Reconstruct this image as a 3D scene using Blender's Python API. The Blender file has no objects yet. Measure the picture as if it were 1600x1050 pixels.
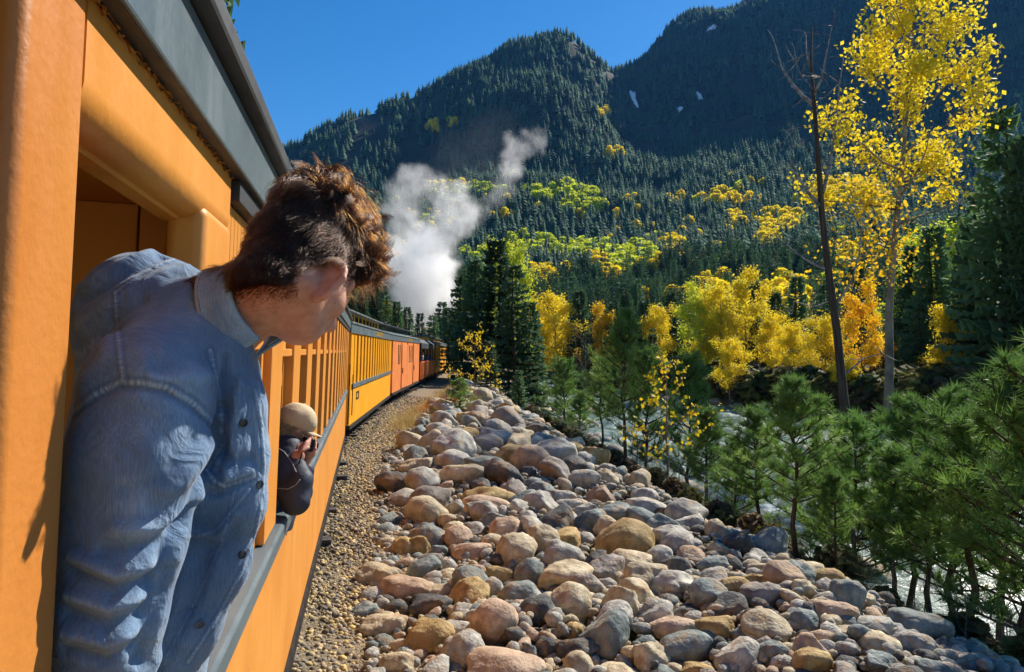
import bpy, bmesh, math, random
import numpy as np
from mathutils import Vector, Matrix
from mathutils.bvhtree import BVHTree
random.seed(7); np.random.seed(7)
R = math.radians
scene = bpy.context.scene
C = scene.collection

# ------------------------------------------------------------------ camera
H = 2.55                      # camera height above the track bed
F_PX, CX, CY = 1100.0, 800.0, 525.0
PITCH = math.atan(23.0 / F_PX)
cam_d = bpy.data.cameras.new('camera')
cam = bpy.data.objects.new('camera', cam_d); C.objects.link(cam)
cam_d.sensor_fit = 'HORIZONTAL'; cam_d.sensor_width = 36.0
cam_d.lens = 36.0 * F_PX / 1600.0
cam_d.clip_start = 0.02; cam_d.clip_end = 12000
cam.location = (0, 0, H); cam.rotation_euler = (R(90) + PITCH, 0, 0)
scene.camera = cam

# ------------------------------------------------------------------ sky, sun, exposure
SUN_AZ, SUN_EL = R(42), R(39)          # azimuth to the right of the view direction (+Y)
SUN = Vector((math.sin(SUN_AZ) * math.cos(SUN_EL), math.cos(SUN_AZ) * math.cos(SUN_EL), math.sin(SUN_EL)))
w = bpy.data.worlds.new('World'); scene.world = w; w.use_nodes = True
nt = w.node_tree; nt.nodes.clear()
sky = nt.nodes.new('ShaderNodeTexSky'); sky.sky_type = 'NISHITA'; sky.sun_disc = False
sky.sun_elevation = SUN_EL; sky.sun_rotation = SUN_AZ
sky.altitude = 2400; sky.air_density = 1.15; sky.dust_density = 0.7; sky.ozone_density = 3.2
hsv = nt.nodes.new('ShaderNodeHueSaturation'); hsv.inputs['Saturation'].default_value = 1.34
bg = nt.nodes.new('ShaderNodeBackground'); bg.inputs['Strength'].default_value = 0.094
wo = nt.nodes.new('ShaderNodeOutputWorld')
nt.links.new(sky.outputs[0], hsv.inputs['Color']); nt.links.new(hsv.outputs[0], bg.inputs['Color']); nt.links.new(bg.outputs[0], wo.inputs['Surface'])
sun_d = bpy.data.lights.new('sun', 'SUN'); sun_d.energy = 5.0; sun_d.angle = R(0.53); sun_d.color = (1.0, 0.93, 0.82)
sun_o = bpy.data.objects.new('sun', sun_d); C.objects.link(sun_o)
sun_o.rotation_euler = (-SUN).to_track_quat('-Z', 'Y').to_euler()
scene.view_settings.view_transform = 'Standard'; scene.view_settings.look = 'None'
scene.view_settings.exposure = 0.6; scene.view_settings.gamma = 1.0
scene.render.engine = 'CYCLES'
cy = scene.cycles
cy.max_bounces = 7; cy.diffuse_bounces = 2; cy.glossy_bounces = 2; cy.transmission_bounces = 3; cy.volume_bounces = 7
cy.use_adaptive_sampling = True; cy.adaptive_threshold = .03
cy.transparent_max_bounces = 8; cy.use_denoising = True
cy.caustics_reflective = False; cy.caustics_refractive = False
cy.volume_max_steps = 160; cy.volume_step_rate = 2.5

# ------------------------------------------------------------------ projection helper: pixel of the 1600x1050 photo + depth -> world
_cp, _sp = math.cos(PITCH), math.sin(PITCH)
def ray(px, py):
    u, v = (px - CX) / F_PX, (CY - py) / F_PX
    return Vector((u, _cp - v * _sp, _sp + v * _cp))
def P(px, py, Y):
    d = ray(px, py); return Vector((0, 0, H)) + d * (Y / d.y)
def proj(x, y, z):
    z = z - H
    dep = y * _cp + z * _sp; up = -y * _sp + z * _cp
    return CX + F_PX * x / dep, CY - F_PX * up / dep

# ------------------------------------------------------------------ value noise (numpy)
def vnoise(p, seed=0):
    p = np.asarray(p, float); i = np.floor(p).astype(np.int64); f = p - i; f = f * f * (3 - 2 * f)
    def h(a, b, c):
        n = (a * 374761393 + b * 668265263 + c * 2147483647 + seed * 974711) & 0xffffffff
        n = ((n ^ (n >> 13)) * 1274126177) & 0xffffffff
        return ((n ^ (n >> 16)) & 0xffff) / 65535.0
    r = 0
    for dx in (0, 1):
        for dy in (0, 1):
            for dz in (0, 1):
                wgt = (f[..., 0] if dx else 1 - f[..., 0]) * (f[..., 1] if dy else 1 - f[..., 1]) * (f[..., 2] if dz else 1 - f[..., 2])
                r = r + wgt * h(i[..., 0] + dx, i[..., 1] + dy, i[..., 2] + dz)
    return r * 2 - 1
def fbm(p, o=4, seed=0):
    r = 0; a = 1.0; p = np.asarray(p, float)
    for k in range(o):
        r = r + a * vnoise(p, seed + k); p = p * 2.03; a *= 0.5
    return r
def rngs(seed): return np.random.RandomState(seed)
def sstep(a, b, x):
    t = np.clip((x - a) / (b - a), 0, 1); return t * t * (3 - 2 * t)

# ------------------------------------------------------------------ mesh helpers
class MB:
    def __init__(s): s.v = []; s.f = []
    def add(s, vs, fs):
        o = len(s.v); s.v += [tuple(x) for x in vs]; s.f += [tuple(i + o for i in f) for f in fs]; return s
    def box(s, x0, x1, y0, y1, z0, z1, M=None):
        vs = [Vector((x, y, z)) for z in (z0, z1) for y in (y0, y1) for x in (x0, x1)]
        if M is not None: vs = [M @ v for v in vs]
        return s.add(vs, [(0, 2, 3, 1), (4, 5, 7, 6), (0, 1, 5, 4), (2, 6, 7, 3), (0, 4, 6, 2), (1, 3, 7, 5)])
    def prism(s, prof, a0, a1, axis='y'):
        # closed polygon profile of (x,z) swept along y (or (x,y) along z)
        n = len(prof)
        if axis == 'y': vs = [(x, a0, z) for x, z in prof] + [(x, a1, z) for x, z in prof]
        elif axis == 'z': vs = [(x, y, a0) for x, y in prof] + [(x, y, a1) for x, y in prof]
        else: vs = [(a0, y, z) for y, z in prof] + [(a1, y, z) for y, z in prof]
        fs = [(i, (i + 1) % n, n + (i + 1) % n, n + i) for i in range(n)] + [tuple(range(n))[::-1], tuple(range(n, 2 * n))]
        return s.add(vs, fs)
    def tube(s, pts, rad, n=6, cap=True):
        pts = [Vector(p) for p in pts]; m = len(pts)
        rad = rad if hasattr(rad, '__len__') else [rad] * m
        o = len(s.v); up = Vector((0.13, 0.31, 0.94)); prev = None
        for i, p in enumerate(pts):
            t = (pts[min(i + 1, m - 1)] - pts[max(i - 1, 0)])
            t = t.normalized() if t.length > 1e-9 else Vector((0, 0, 1))
            if prev is None:
                a = t.cross(up if abs(t.dot(up)) < .95 else Vector((1, 0, 0))).normalized()
            else:
                a = prev - t * prev.dot(t); a = a.normalized() if a.length > 1e-6 else t.orthogonal().normalized()
            prev = a; b = t.cross(a)
            for k in range(n):
                q = 2 * math.pi * k / n
                s.v.append(tuple(p + (a * math.cos(q) + b * math.sin(q)) * rad[i]))
        for i in range(m - 1):
            for k in range(n):
                k2 = (k + 1) % n
                s.f.append((o + i * n + k, o + i * n + k2, o + (i + 1) * n + k2, o + (i + 1) * n + k))
        if cap:
            s.f.append(tuple(o + k for k in range(n))[::-1]); s.f.append(tuple(o + (m - 1) * n + k for k in range(n)))
        return s
    def build(s, name, mat, parent=None, smooth=False, bevel=0, seg=2):
        me = bpy.data.meshes.new(name); me.from_pydata(s.v, [], s.f); me.update()
        return link(name, me, mat, parent, smooth, bevel, seg)
def link(name, me, mat, parent=None, smooth=False, bevel=0, seg=2):
    if mat is not None and not me.materials: me.materials.append(mat)
    if smooth: me.polygons.foreach_set('use_smooth', np.ones(len(me.polygons), bool))
    o = bpy.data.objects.new(name, me); C.objects.link(o)
    if parent is not None: o.parent = parent
    if bevel:
        b = o.modifiers.new('bevel', 'BEVEL'); b.width = bevel; b.segments = seg; b.limit_method = 'ANGLE'; b.angle_limit = R(40)
    return o
def npmesh(name, V, Fc, smooth=True):
    V = np.asarray(V, np.float32); Fc = np.asarray(Fc, np.int32); k = Fc.shape[1]
    me = bpy.data.meshes.new(name)
    me.vertices.add(len(V)); me.vertices.foreach_set('co', V.ravel())
    me.loops.add(Fc.size); me.loops.foreach_set('vertex_index', Fc.ravel())
    me.polygons.add(len(Fc)); me.polygons.foreach_set('loop_start', np.arange(0, Fc.size, k, dtype=np.int32))
    me.update(calc_edges=True)
    if smooth: me.polygons.foreach_set('use_smooth', np.ones(len(Fc), bool))
    return me
def tag(o, label=None, cat=None, group=None, kind=None):
    if label: o['label'] = label
    if cat: o['category'] = cat
    if group: o['group'] = group
    if kind: o['kind'] = kind
    return o
def empty(name, loc=(0, 0, 0), rot=(0, 0, 0), parent=None):
    o = bpy.data.objects.new(name, None); C.objects.link(o); o.location = loc; o.rotation_euler = rot
    o.empty_display_size = .1
    if parent: o.parent = parent
    return o
def copy_tree(o, parent=None):
    c = o.copy(); C.objects.link(c); c.parent = parent
    for ch in list(o.children): copy_tree(ch, c)
    return c

# ------------------------------------------------------------------ materials
def srgb(r, g, b):
    f = lambda c: (c / 255 / 12.92) if c <= 10 else ((c / 255 + .055) / 1.055) ** 2.4
    return (f(r), f(g), f(b))
def mat(name, cols, rough=.7, scale=5, detail=6, bump=0, bscale=None, metal=0, spec=.4, stretch=None, obj_rand=0, coords='Object', trans=0, dist=.01, pos=None, coat=0):
    """procedural: noise -> ramp over cols -> principled; optional bump, per-object value shift, translucency"""
    m = bpy.data.materials.new(name); m.use_nodes = True; t = m.node_tree; N = t.nodes; L = t.links
    bs = N['Principled BSDF']; bs.inputs['Roughness'].default_value = rough; bs.inputs['Metallic'].default_value = metal
    bs.inputs['Specular IOR Level'].default_value = spec
    if coat: bs.inputs['Coat Weight'].default_value = coat
    tc = N.new('ShaderNodeTexCoord'); src = tc.outputs[coords]
    if coords == 'World':
        pass
    if stretch:
        mp = N.new('ShaderNodeMapping'); mp.inputs['Scale'].default_value = stretch; L.new(src, mp.inputs[0]); src = mp.outputs[0]
    nz = N.new('ShaderNodeTexNoise'); nz.inputs['Scale'].default_value = scale; nz.inputs['Detail'].default_value = detail
    L.new(src, nz.inputs['Vector'])
    rp = N.new('ShaderNodeValToRGB'); el = rp.color_ramp.elements
    n = len(cols)
    ps = pos or [.3 + .4 * i / max(n - 1, 1) for i in range(n)]
    el[0].position = ps[0]; el[0].color = (*cols[0], 1); el[1].position = ps[-1]; el[1].color = (*cols[-1], 1)
    for i in range(1, n - 1):
        e = el.new(ps[i]); e.color = (*cols[i], 1)
    L.new(nz.outputs['Fac'], rp.inputs[0]); out = rp.outputs[0]
    if obj_rand:
        oi = N.new('ShaderNodeObjectInfo'); mr = N.new('ShaderNodeMapRange')
        mr.inputs[3].default_value = 1 - obj_rand; mr.inputs[4].default_value = 1 + obj_rand
        L.new(oi.outputs['Random'], mr.inputs[0])
        mx = N.new('ShaderNodeMix'); mx.data_type = 'RGBA'; mx.blend_type = 'MULTIPLY'; mx.inputs[0].default_value = 1
        L.new(out, mx.inputs[6]); L.new(mr.outputs[0], mx.inputs[7]); out = mx.outputs[2]
    L.new(out, bs.inputs['Base Color'])
    if bump:
        nb = N.new('ShaderNodeTexNoise'); nb.inputs['Scale'].default_value = bscale or scale * 4; nb.inputs['Detail'].default_value = 8
        L.new(src, nb.inputs['Vector'])
        b = N.new('ShaderNodeBump'); b.inputs['Strength'].default_value = bump; b.inputs['Distance'].default_value = dist
        L.new(nb.outputs['Fac'], b.inputs['Height']); L.new(b.outputs[0], bs.inputs['Normal'])
    if trans:
        tr = N.new('ShaderNodeBsdfTranslucent'); L.new(out, tr.inputs['Color'])
        ms = N.new('ShaderNodeMixShader'); ms.inputs[0].default_value = trans
        L.new(bs.outputs[0], ms.inputs[1]); L.new(tr.outputs[0], ms.inputs[2])
        L.new(ms.outputs[0], N['Material Output'].inputs['Surface'])
    return m

# ------------------------------------------------------------------ point instancer (geometry nodes) for uncountable stuff
def scatter(name, pts, rotz, scl, idx, protos, tilt=None):
    me = bpy.data.meshes.new(name); n = len(pts)
    me.vertices.add(n); me.vertices.foreach_set('co', np.asarray(pts, np.float32).ravel())
    rot = np.zeros((n, 3), np.float32); rot[:, 2] = rotz
    if tilt is not None: rot[:, :2] = tilt
    scl = np.asarray(scl, np.float32)
    if scl.ndim == 1: scl = np.repeat(scl[:, None], 3, 1)
    a = me.attributes.new('rot', 'FLOAT_VECTOR', 'POINT'); a.data.foreach_set('vector', rot.ravel())
    a = me.attributes.new('scl', 'FLOAT_VECTOR', 'POINT'); a.data.foreach_set('vector', np.ascontiguousarray(scl).ravel())
    a = me.attributes.new('idx', 'INT', 'POINT'); a.data.foreach_set('value', np.asarray(idx, np.int32))
    o = bpy.data.objects.new(name, me); C.objects.link(o)
    g = bpy.data.node_groups.new(name + '_nodes', 'GeometryNodeTree')
    g.interface.new_socket('Geometry', in_out='INPUT', socket_type='NodeSocketGeometry')
    g.interface.new_socket('Geometry', in_out='OUTPUT', socket_type='NodeSocketGeometry')
    N, L = g.nodes, g.links
    gi = N.new('NodeGroupInput'); go = N.new('NodeGroupOutput'); jn = N.new('GeometryNodeJoinGeometry')
    def attr(nm, ty):
        q = N.new('GeometryNodeInputNamedAttribute'); q.data_type = ty; q.inputs[0].default_value = nm; return q.outputs[0]
    ar, asc, ai = attr('rot', 'FLOAT_VECTOR'), attr('scl', 'FLOAT_VECTOR'), attr('idx', 'INT')
    e2r = N.new('FunctionNodeEulerToRotation'); L.new(ar, e2r.inputs[0])
    for k, pr in enumerate(protos):
        oi = N.new('GeometryNodeObjectInfo'); oi.inputs['Object'].default_value = pr; oi.inputs['As Instance'].default_value = True
        cm = N.new('FunctionNodeCompare'); cm.data_type = 'INT'; cm.operation = 'EQUAL'
        L.new(ai, cm.inputs[2]); cm.inputs[3].default_value = k
        ip = N.new('GeometryNodeInstanceOnPoints')
        L.new(gi.outputs[0], ip.inputs['Points']); L.new(cm.outputs[0], ip.inputs['Selection']); L.new(oi.outputs['Geometry'], ip.inputs['Instance'])
        L.new(e2r.outputs[0], ip.inputs['Rotation']); L.new(asc, ip.inputs['Scale']); L.new(ip.outputs[0], jn.inputs[0])
    L.new(jn.outputs[0], go.inputs[0])
    md = o.modifiers.new('scatter', 'NODES'); md.node_group = g
    return o
def proto(name, me, m):
    if m is not None and not me.materials: me.materials.append(m)
    return bpy.data.objects.new(name, me)      # not linked: only used as an instance source
# ================================================================== TERRAIN
# track centreline, X as a function of Y
TH1 = math.atan(.207); F1 = Vector((-math.sin(TH1), math.cos(TH1), 0)); R1 = Vector((math.cos(TH1), math.sin(TH1), 0))
CAM_LAT = 1.731               # camera sits this far right of the first coach's centreline
def xc1(y): return -CAM_LAT / math.cos(TH1) - .207 * y
_nodeY = [-30, 16.6, 29.8, 43.6, 57.5, 70.5, 83.5, 100, 130, 180, 300, 600]
_nodeX = [xc1(-30), xc1(16.6), -6.40, -7.0, -7.55, -8.1, -8.8, -10.3, -15.0, -28, -65, -170]
def Xc(y): return np.interp(y, _nodeY, _nodeX)
WATER = -2.45
def near_h(X, Y):
    s = X - Xc(Y)
    crest = np.interp(Y, [0, 20, 30, 40, 60, 100], [6.4, 6.7, 6.2, 5.2, 4.6, 4.5])
    bank = np.interp(Y, [0, 20, 60, 100], [11.5, 11.5, 10.5, 10.5]); fb = np.interp(Y, [0, 30, 45, 60, 90, 140], [44, 36, 29.5, 26, 22, 20])
    z = np.where(s < crest, -.06 * sstep(1.4, 2.4, s), 0)
    z = np.where(s >= crest, -.06 - (2.55) * sstep(0, 1, (s - crest) / (bank - crest)) ** .9, z)
    z = np.where(s > bank, -2.61 - .7 * sstep(0, 2, s - bank), z)
    z = np.where(s > (bank + fb) / 2, -3.3 + 1.9 * sstep(fb - 1.5, fb + 2.5, s) + .035 * np.clip(s - fb, 0, 400), z)
    zl = .55 * np.clip(-s - 3.2, 0, 400) ** 1.02
    z = np.where(s < -3.2, np.minimum(zl, 60 + .1 * zl), z)
    return z, s
# far terrain: smooth surface through surveyed points (photo pixel, distance)
_ctl = [(300, 330, 700), (380, 285, 760), (490, 222, 820), (560, 190, 860), (640, 158, 900), (700, 128, 930), (760, 97, 960), (810, 74, 985), (850, 68, 1000),
        (880, 73, 1010), (910, 92, 1030), (960, 112, 1090), (500, 330, 600), (600, 330, 640), (700, 290, 680), (780, 220, 760), (860, 200, 760), (930, 190, 820), (955, 220, 830),
        (740, 330, 560), (850, 300, 600), (940, 300, 640), (500, 430, 380), (620, 430, 400), (760, 420, 400), (880, 395, 430), (960, 340, 560),
        (945, 338, 640), (975, 250, 800), (985, 180, 960), (1000, 100, 1150), (1010, 330, 600), (1080, 315, 600), (1150, 300, 600), (1250, 300, 580), (1400, 290, 560), (1600, 290, 520),
        (1060, 240, 820), (1100, 160, 930), (1060, 48, 1200), (1120, 24, 1210), (1200, 0, 1220), (1300, -40, 1230), (1450, -75, 1200), (1600, -90, 1150), (1800, -60, 1050), (2100, 60, 900),
        (1200, 180, 850), (1350, 160, 820), (1500, 150, 800), (1700, 160, 760), (2000, 250, 700), (1350, 40, 1000), (1550, 20, 980),
        (900, 470, 260), (1050, 440, 280), (1200, 420, 300), (1400, 400, 300), (1600, 390, 300), (1900, 420, 300), (700, 470, 260), (560, 470, 250),
        (800, 515, 160), (950, 515, 160), (1100, 510, 160), (1300, 500, 160), (1600, 490, 160), (1900, 490, 160)]
_cp3 = [P(*c) for c in _ctl]
_cp3 += [Vector((-150, 150, 60)), Vector((-300, 300, 130)), Vector((-500, 600, 220)), Vector((-800, 900, 250)), Vector((-300, 1150, 150)), Vector((50, 1350, 150)), Vector((400, 1750, 300)),
         Vector((900, 1700, 300)), Vector((1500, 1300, 200)), Vector((-800, 1700, 50)), Vector((1900, 700, 60)), Vector((1000, 350, 40)), Vector((300, 2600, 0)), Vector((-1500, 2500, 0)), Vector((2500, 2500, 0)),
         Vector((-80, 60, 20)), Vector((0, 100, -2)), Vector((60, 80, -1)), Vector((140, 90, 1))]
_cx = np.array([(p.x, p.y) for p in _cp3]); _cz = np.array([p.z for p in _cp3])
def _phi(r): return np.sqrt(r * r + 25.0 ** 2) * -1
def _rbf_fit():
    n = len(_cx); d = np.linalg.norm(_cx[:, None] - _cx[None], axis=2)
    A = np.zeros((n + 3, n + 3)); A[:n, :n] = _phi(d) - np.eye(n) * 2.0; A[:n, n] = 1; A[:n, n + 1:] = _cx / 1000; A[n, :n] = 1; A[n + 1:, :n] = _cx.T / 1000
    return np.linalg.solve(A, np.concatenate([_cz, [0, 0, 0]]))
_rw = _rbf_fit()
def far_h(X, Y):
    sh = X.shape; q = np.stack([X.ravel(), Y.ravel()], 1); out = np.empty(len(q))
    for i in range(0, len(q), 20000):
        d = np.linalg.norm(q[i:i + 20000, None] - _cx[None], axis=2)
        out[i:i + 20000] = _phi(d) @ _rw[:len(_cx)] + _rw[len(_cx)] + q[i:i + 20000] / 1000 @ _rw[len(_cx) + 1:]
    return out.reshape(sh)
def height(X, Y):
    X = np.asarray(X, float); Y = np.asarray(Y, float)
    zn, s = near_h(X, Y)
    n1 = vnoise(np.stack([X * .35, Y * .35, X * 0], -1), 3) * .10 + vnoise(np.stack([X * 1.3, Y * 1.3, X * 0], -1), 4) * .03
    zn = zn + n1 * np.clip((np.abs(s - 1) - 2) / 3, 0.0, 1)
    dist = np.sqrt(X * X + Y * Y)
    zf = far_h(X, Y)
    amp = np.clip((dist - 250) / 500, 0, 1)
    zf = zf + amp * (fbm(np.stack([X / 90, Y / 90, X * 0], -1), 4, 11) * 11)
    t = sstep(85, 170, Y + np.clip(np.abs(s) - 40, 0, 200) * .6)
    return zn * (1 - t) + zf * t
nr, nc = 330, 300
uY = np.concatenate([np.linspace(-9, 40, 130), 40 + (3000 - 40) * np.linspace(0, 1, 201)[1:] ** 2.4])
tt = np.sinh(np.linspace(-1, 1, nc) * 1.5) / np.sinh(1.5) * 1.7 + .1
GY, GT = np.meshgrid(uY, tt, indexing='ij'); GX = GT * (GY + 16)
GZ = height(GX, GY)
V = np.stack([GX, GY, GZ], -1).reshape(-1, 3)
ii = np.arange(len(uY) * nc).reshape(len(uY), nc)
Q = np.stack([ii[:-1, :-1], ii[:-1, 1:], ii[1:, 1:], ii[1:, :-1]], -1).reshape(-1, 4)
M_ground = mat('forest_floor', [srgb(70, 58, 40), srgb(110, 90, 60), srgb(92, 84, 52), srgb(140, 112, 72)], .95, .9, 8, .6, 9, dist=.05)
# far slopes: rock on steep noise patches
M_slope = mat('mountain_ground', [srgb(30, 38, 30), srgb(40, 47, 36), srgb(58, 60, 48), srgb(104, 102, 96)], .95, .02, 10, 0, pos=[.35, .5, .66, .8])
g_me = npmesh('ground', V, Q)
g_me.materials.append(M_ground); g_me.materials.append(M_slope)
cY = GY[:-1, :-1].reshape(-1); g_me.polygons.foreach_set('material_index', (cY > 190).astype(np.int32))
ground = tag(link('ground', g_me, None), kind='structure')

# ---- river
ys = np.concatenate([np.linspace(2, 60, 110), np.linspace(62, 190, 50)]); nx = 70
rv = []
for y in ys:
    a = Xc(y) + np.interp(y, [0, 20, 60, 100], [10.6, 10.6, 9.6, 9.6]); b = Xc(y) + np.interp(y, [0, 30, 45, 60, 90, 140, 190], [46, 38, 32, 28, 24, 22, 22])
    rv.append(np.stack([np.linspace(a, b, nx), np.full(nx, y), np.zeros(nx)], -1))
rv = np.array(rv)
rap = fbm(np.stack([rv[..., 0] * .55, rv[..., 1] * .28, rv[..., 0] * 0], -1), 4, 31)
rap2 = fbm(np.stack([rv[..., 0] * 1.6, rv[..., 1] * .9, rv[..., 0] * 0], -1), 3, 35)
rv[..., 2] = WATER + .16 * rap + .07 * rap2
ii = np.arange(len(ys) * nx).reshape(len(ys), nx)
Q = np.stack([ii[:-1, :-1], ii[:-1, 1:], ii[1:, 1:], ii[1:, :-1]], -1).reshape(-1, 4)
def water_mat():
    m = bpy.data.materials.new('river_water'); m.use_nodes = True; N, L = m.node_tree.nodes, m.node_tree.links; bs = N['Principled BSDF']
    tc = N.new('ShaderNodeTexCoord')
    mp = N.new('ShaderNodeMapping'); mp.inputs['Scale'].default_value = (.9, .45, 1); L.new(tc.outputs['Object'], mp.inputs[0])
    n1 = N.new('ShaderNodeTexNoise'); n1.inputs['Scale'].default_value = 1.1; n1.inputs['Detail'].default_value = 10; n1.inputs['Roughness'].default_value = .68; L.new(mp.outputs[0], n1.inputs[0])
    rp = N.new('ShaderNodeValToRGB'); e = rp.color_ramp.elements
    e[0].position = .42; e[0].color = (*srgb(60, 84, 76), 1); e[1].position = .66; e[1].color = (*srgb(206, 216, 210), 1)
    k = e.new(.54); k.color = (*srgb(110, 134, 124), 1)
    L.new(n1.outputs['Fac'], rp.inputs[0]); L.new(rp.outputs[0], bs.inputs['Base Color'])
    bs.inputs['Roughness'].default_value = .32
    b = N.new('ShaderNodeBump'); b.inputs['Strength'].default_value = .8; b.inputs['Distance'].default_value = .25
    n2 = N.new('ShaderNodeTexNoise'); n2.inputs['Scale'].default_value = 2.6; n2.inputs['Detail'].default_value = 6; L.new(mp.outputs[0], n2.inputs[0])
    L.new(n2.outputs['Fac'], b.inputs['Height']); L.new(b.outputs[0], bs.inputs['Normal'])
    return m
river = tag(link('river', npmesh('river', rv.reshape(-1, 3), Q), water_mat()), kind='structure')

# ---- ballast bed along the track (a low real bank of gravel)
bys = np.concatenate([np.linspace(-8, 40, 120), np.linspace(41, 110, 60)])
prof_s = np.array([-3.0, -2.2, -1.6, -1.0, 1.0, 1.35, 1.7, 2.0, 2.5, 3.2, 3.8]); prof_z = np.array([-.1, .03, .09, .10, .10, .085, .055, .03, .015, -.01, -.25])
bv = np.array([[(Xc(y) + s * (1 + .18 * math.sin(y * .7 + s)) if s > 2.1 else Xc(y) + s, y, z) for s, z in zip(prof_s, prof_z)] for y in bys])
bv[..., 2] += vnoise(np.stack([bv[..., 0] * 2, bv[..., 1] * 2, bv[..., 0] * 0], -1), 8) * .015
ii = np.arange(len(bys) * len(prof_s)).reshape(len(bys), -1)
Q = np.stack([ii[:-1, :-1], ii[:-1, 1:], ii[1:, 1:], ii[1:, :-1]], -1).reshape(-1, 4)
M_ballast = mat('gravel_bed', [srgb(96, 82, 62), srgb(146, 126, 96), srgb(120, 110, 92), srgb(184, 162, 126)], .95, 26, 6, .9, 60, dist=.03)
ballast = tag(link('ballast_path', npmesh('ballast_path', bv.reshape(-1, 3), Q), M_ballast), kind='structure')
# ================================================================== TREE MESHES
M_bark = mat('bark', [srgb(52, 40, 32), srgb(84, 66, 52), srgb(110, 92, 76)], .95, 3, 6, .8, 18, stretch=(6, 6, 1), dist=.03, coords='Generated')
M_needle_far = mat('fir_needles_far', [srgb(62, 92, 76), srgb(84, 114, 84), srgb(110, 134, 90)], .8, .35, 3, 0, obj_rand=.4, trans=.25)
M_needle = mat('fir_needles', [srgb(68, 98, 68), srgb(94, 124, 78), srgb(122, 148, 88)], .75, .8, 3, 0, obj_rand=.42, trans=.3)
M_pine = mat('pine_needles', [srgb(92, 126, 60), srgb(130, 166, 76), srgb(176, 198, 106)], .5, 1.5, 3, 0, obj_rand=.15, trans=.4)
M_asp = mat('aspen_leaves_yellow', [srgb(230, 194, 26), srgb(246, 222, 46), srgb(251, 234, 84)], .6, .6, 3, 0, obj_rand=.12, trans=.5)
M_asp_lime = mat('aspen_leaves_lime', [srgb(172, 188, 44), srgb(206, 214, 60), srgb(226, 226, 80)], .6, .6, 3, 0, obj_rand=.15, trans=.5)
M_asp_o = mat('aspen_leaves_orange', [srgb(230, 172, 28), srgb(244, 202, 38), srgb(250, 218, 60)], .6, .9, 3, 0, obj_rand=.12, trans=.5)
M_twig = mat('bare_twigs', [srgb(110, 98, 88), srgb(150, 140, 130)], .9, 3, 4)

def fir_far(seed, layers=9, n=9, wid=.19):
    r = rngs(seed); V = []; Fc = []
    for k in range(layers):
        t = k / (layers - 1); z0 = .06 + .86 * t; R0 = wid * (1 - t) ** .85 * r.uniform(.8, 1.15) + .012
        o = len(V); V.append((0, 0, min(1.0, z0 + .17 * (1 - t) + .07)))
        a0 = r.uniform(0, 6)
        for i in range(n):
            for j in (0, 1):
                rr = R0 * (r.uniform(.85, 1.2) if j == 0 else r.uniform(.35, .6)); a = a0 + 2 * math.pi * (i + .5 * j) / n + r.uniform(-.12, .12)
                V.append((rr * math.cos(a), rr * math.sin(a), z0 + (r.uniform(-.03, .01) if j == 0 else .035)))
        m = 2 * n
        for i in range(m): Fc.append((o, o + 1 + i, o + 1 + (i + 1) % m))
    return npmesh('fir_far', V, Fc, False)
def aspen_far(seed, n=150):
    r = rngs(seed); d = r.normal(size=(n, 3)); d /= np.linalg.norm(d, axis=1)[:, None]
    c = d * r.uniform(.45, 1, (n, 1)) ** .5 * np.array([.24, .24, .38]) + np.array([0, 0, .6])
    lob = vnoise(d * 2.2, seed); c[:, :2] *= (1 + .35 * lob)[:, None]
    s = r.uniform(.05, .1, n)
    u = r.normal(size=(n, 3)); u /= np.linalg.norm(u, axis=1)[:, None]; v = np.cross(u, r.normal(size=(n, 3))); v /= np.linalg.norm(v, axis=1)[:, None]
    V = np.stack([c - u * s[:, None], c + v * s[:, None], c + u * s[:, None], c - v * s[:, None]], 1).reshape(-1, 3)
    return npmesh('aspen_far', V, np.arange(4 * n).reshape(-1, 4), False)
def leaf_soup(c, s, r, asp=.7, bend=0):
    n = len(c); u = r.normal(size=(n, 3)); u /= np.linalg.norm(u, axis=1)[:, None]
    v = np.cross(u, r.normal(size=(n, 3))); v /= np.linalg.norm(v, axis=1)[:, None]; s = np.asarray(s).reshape(-1, 1) * np.ones((n, 1))
    return np.stack([c - u * s, c + v * s * asp, c + u * s, c - v * s * asp], 1).reshape(-1, 3)

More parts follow.
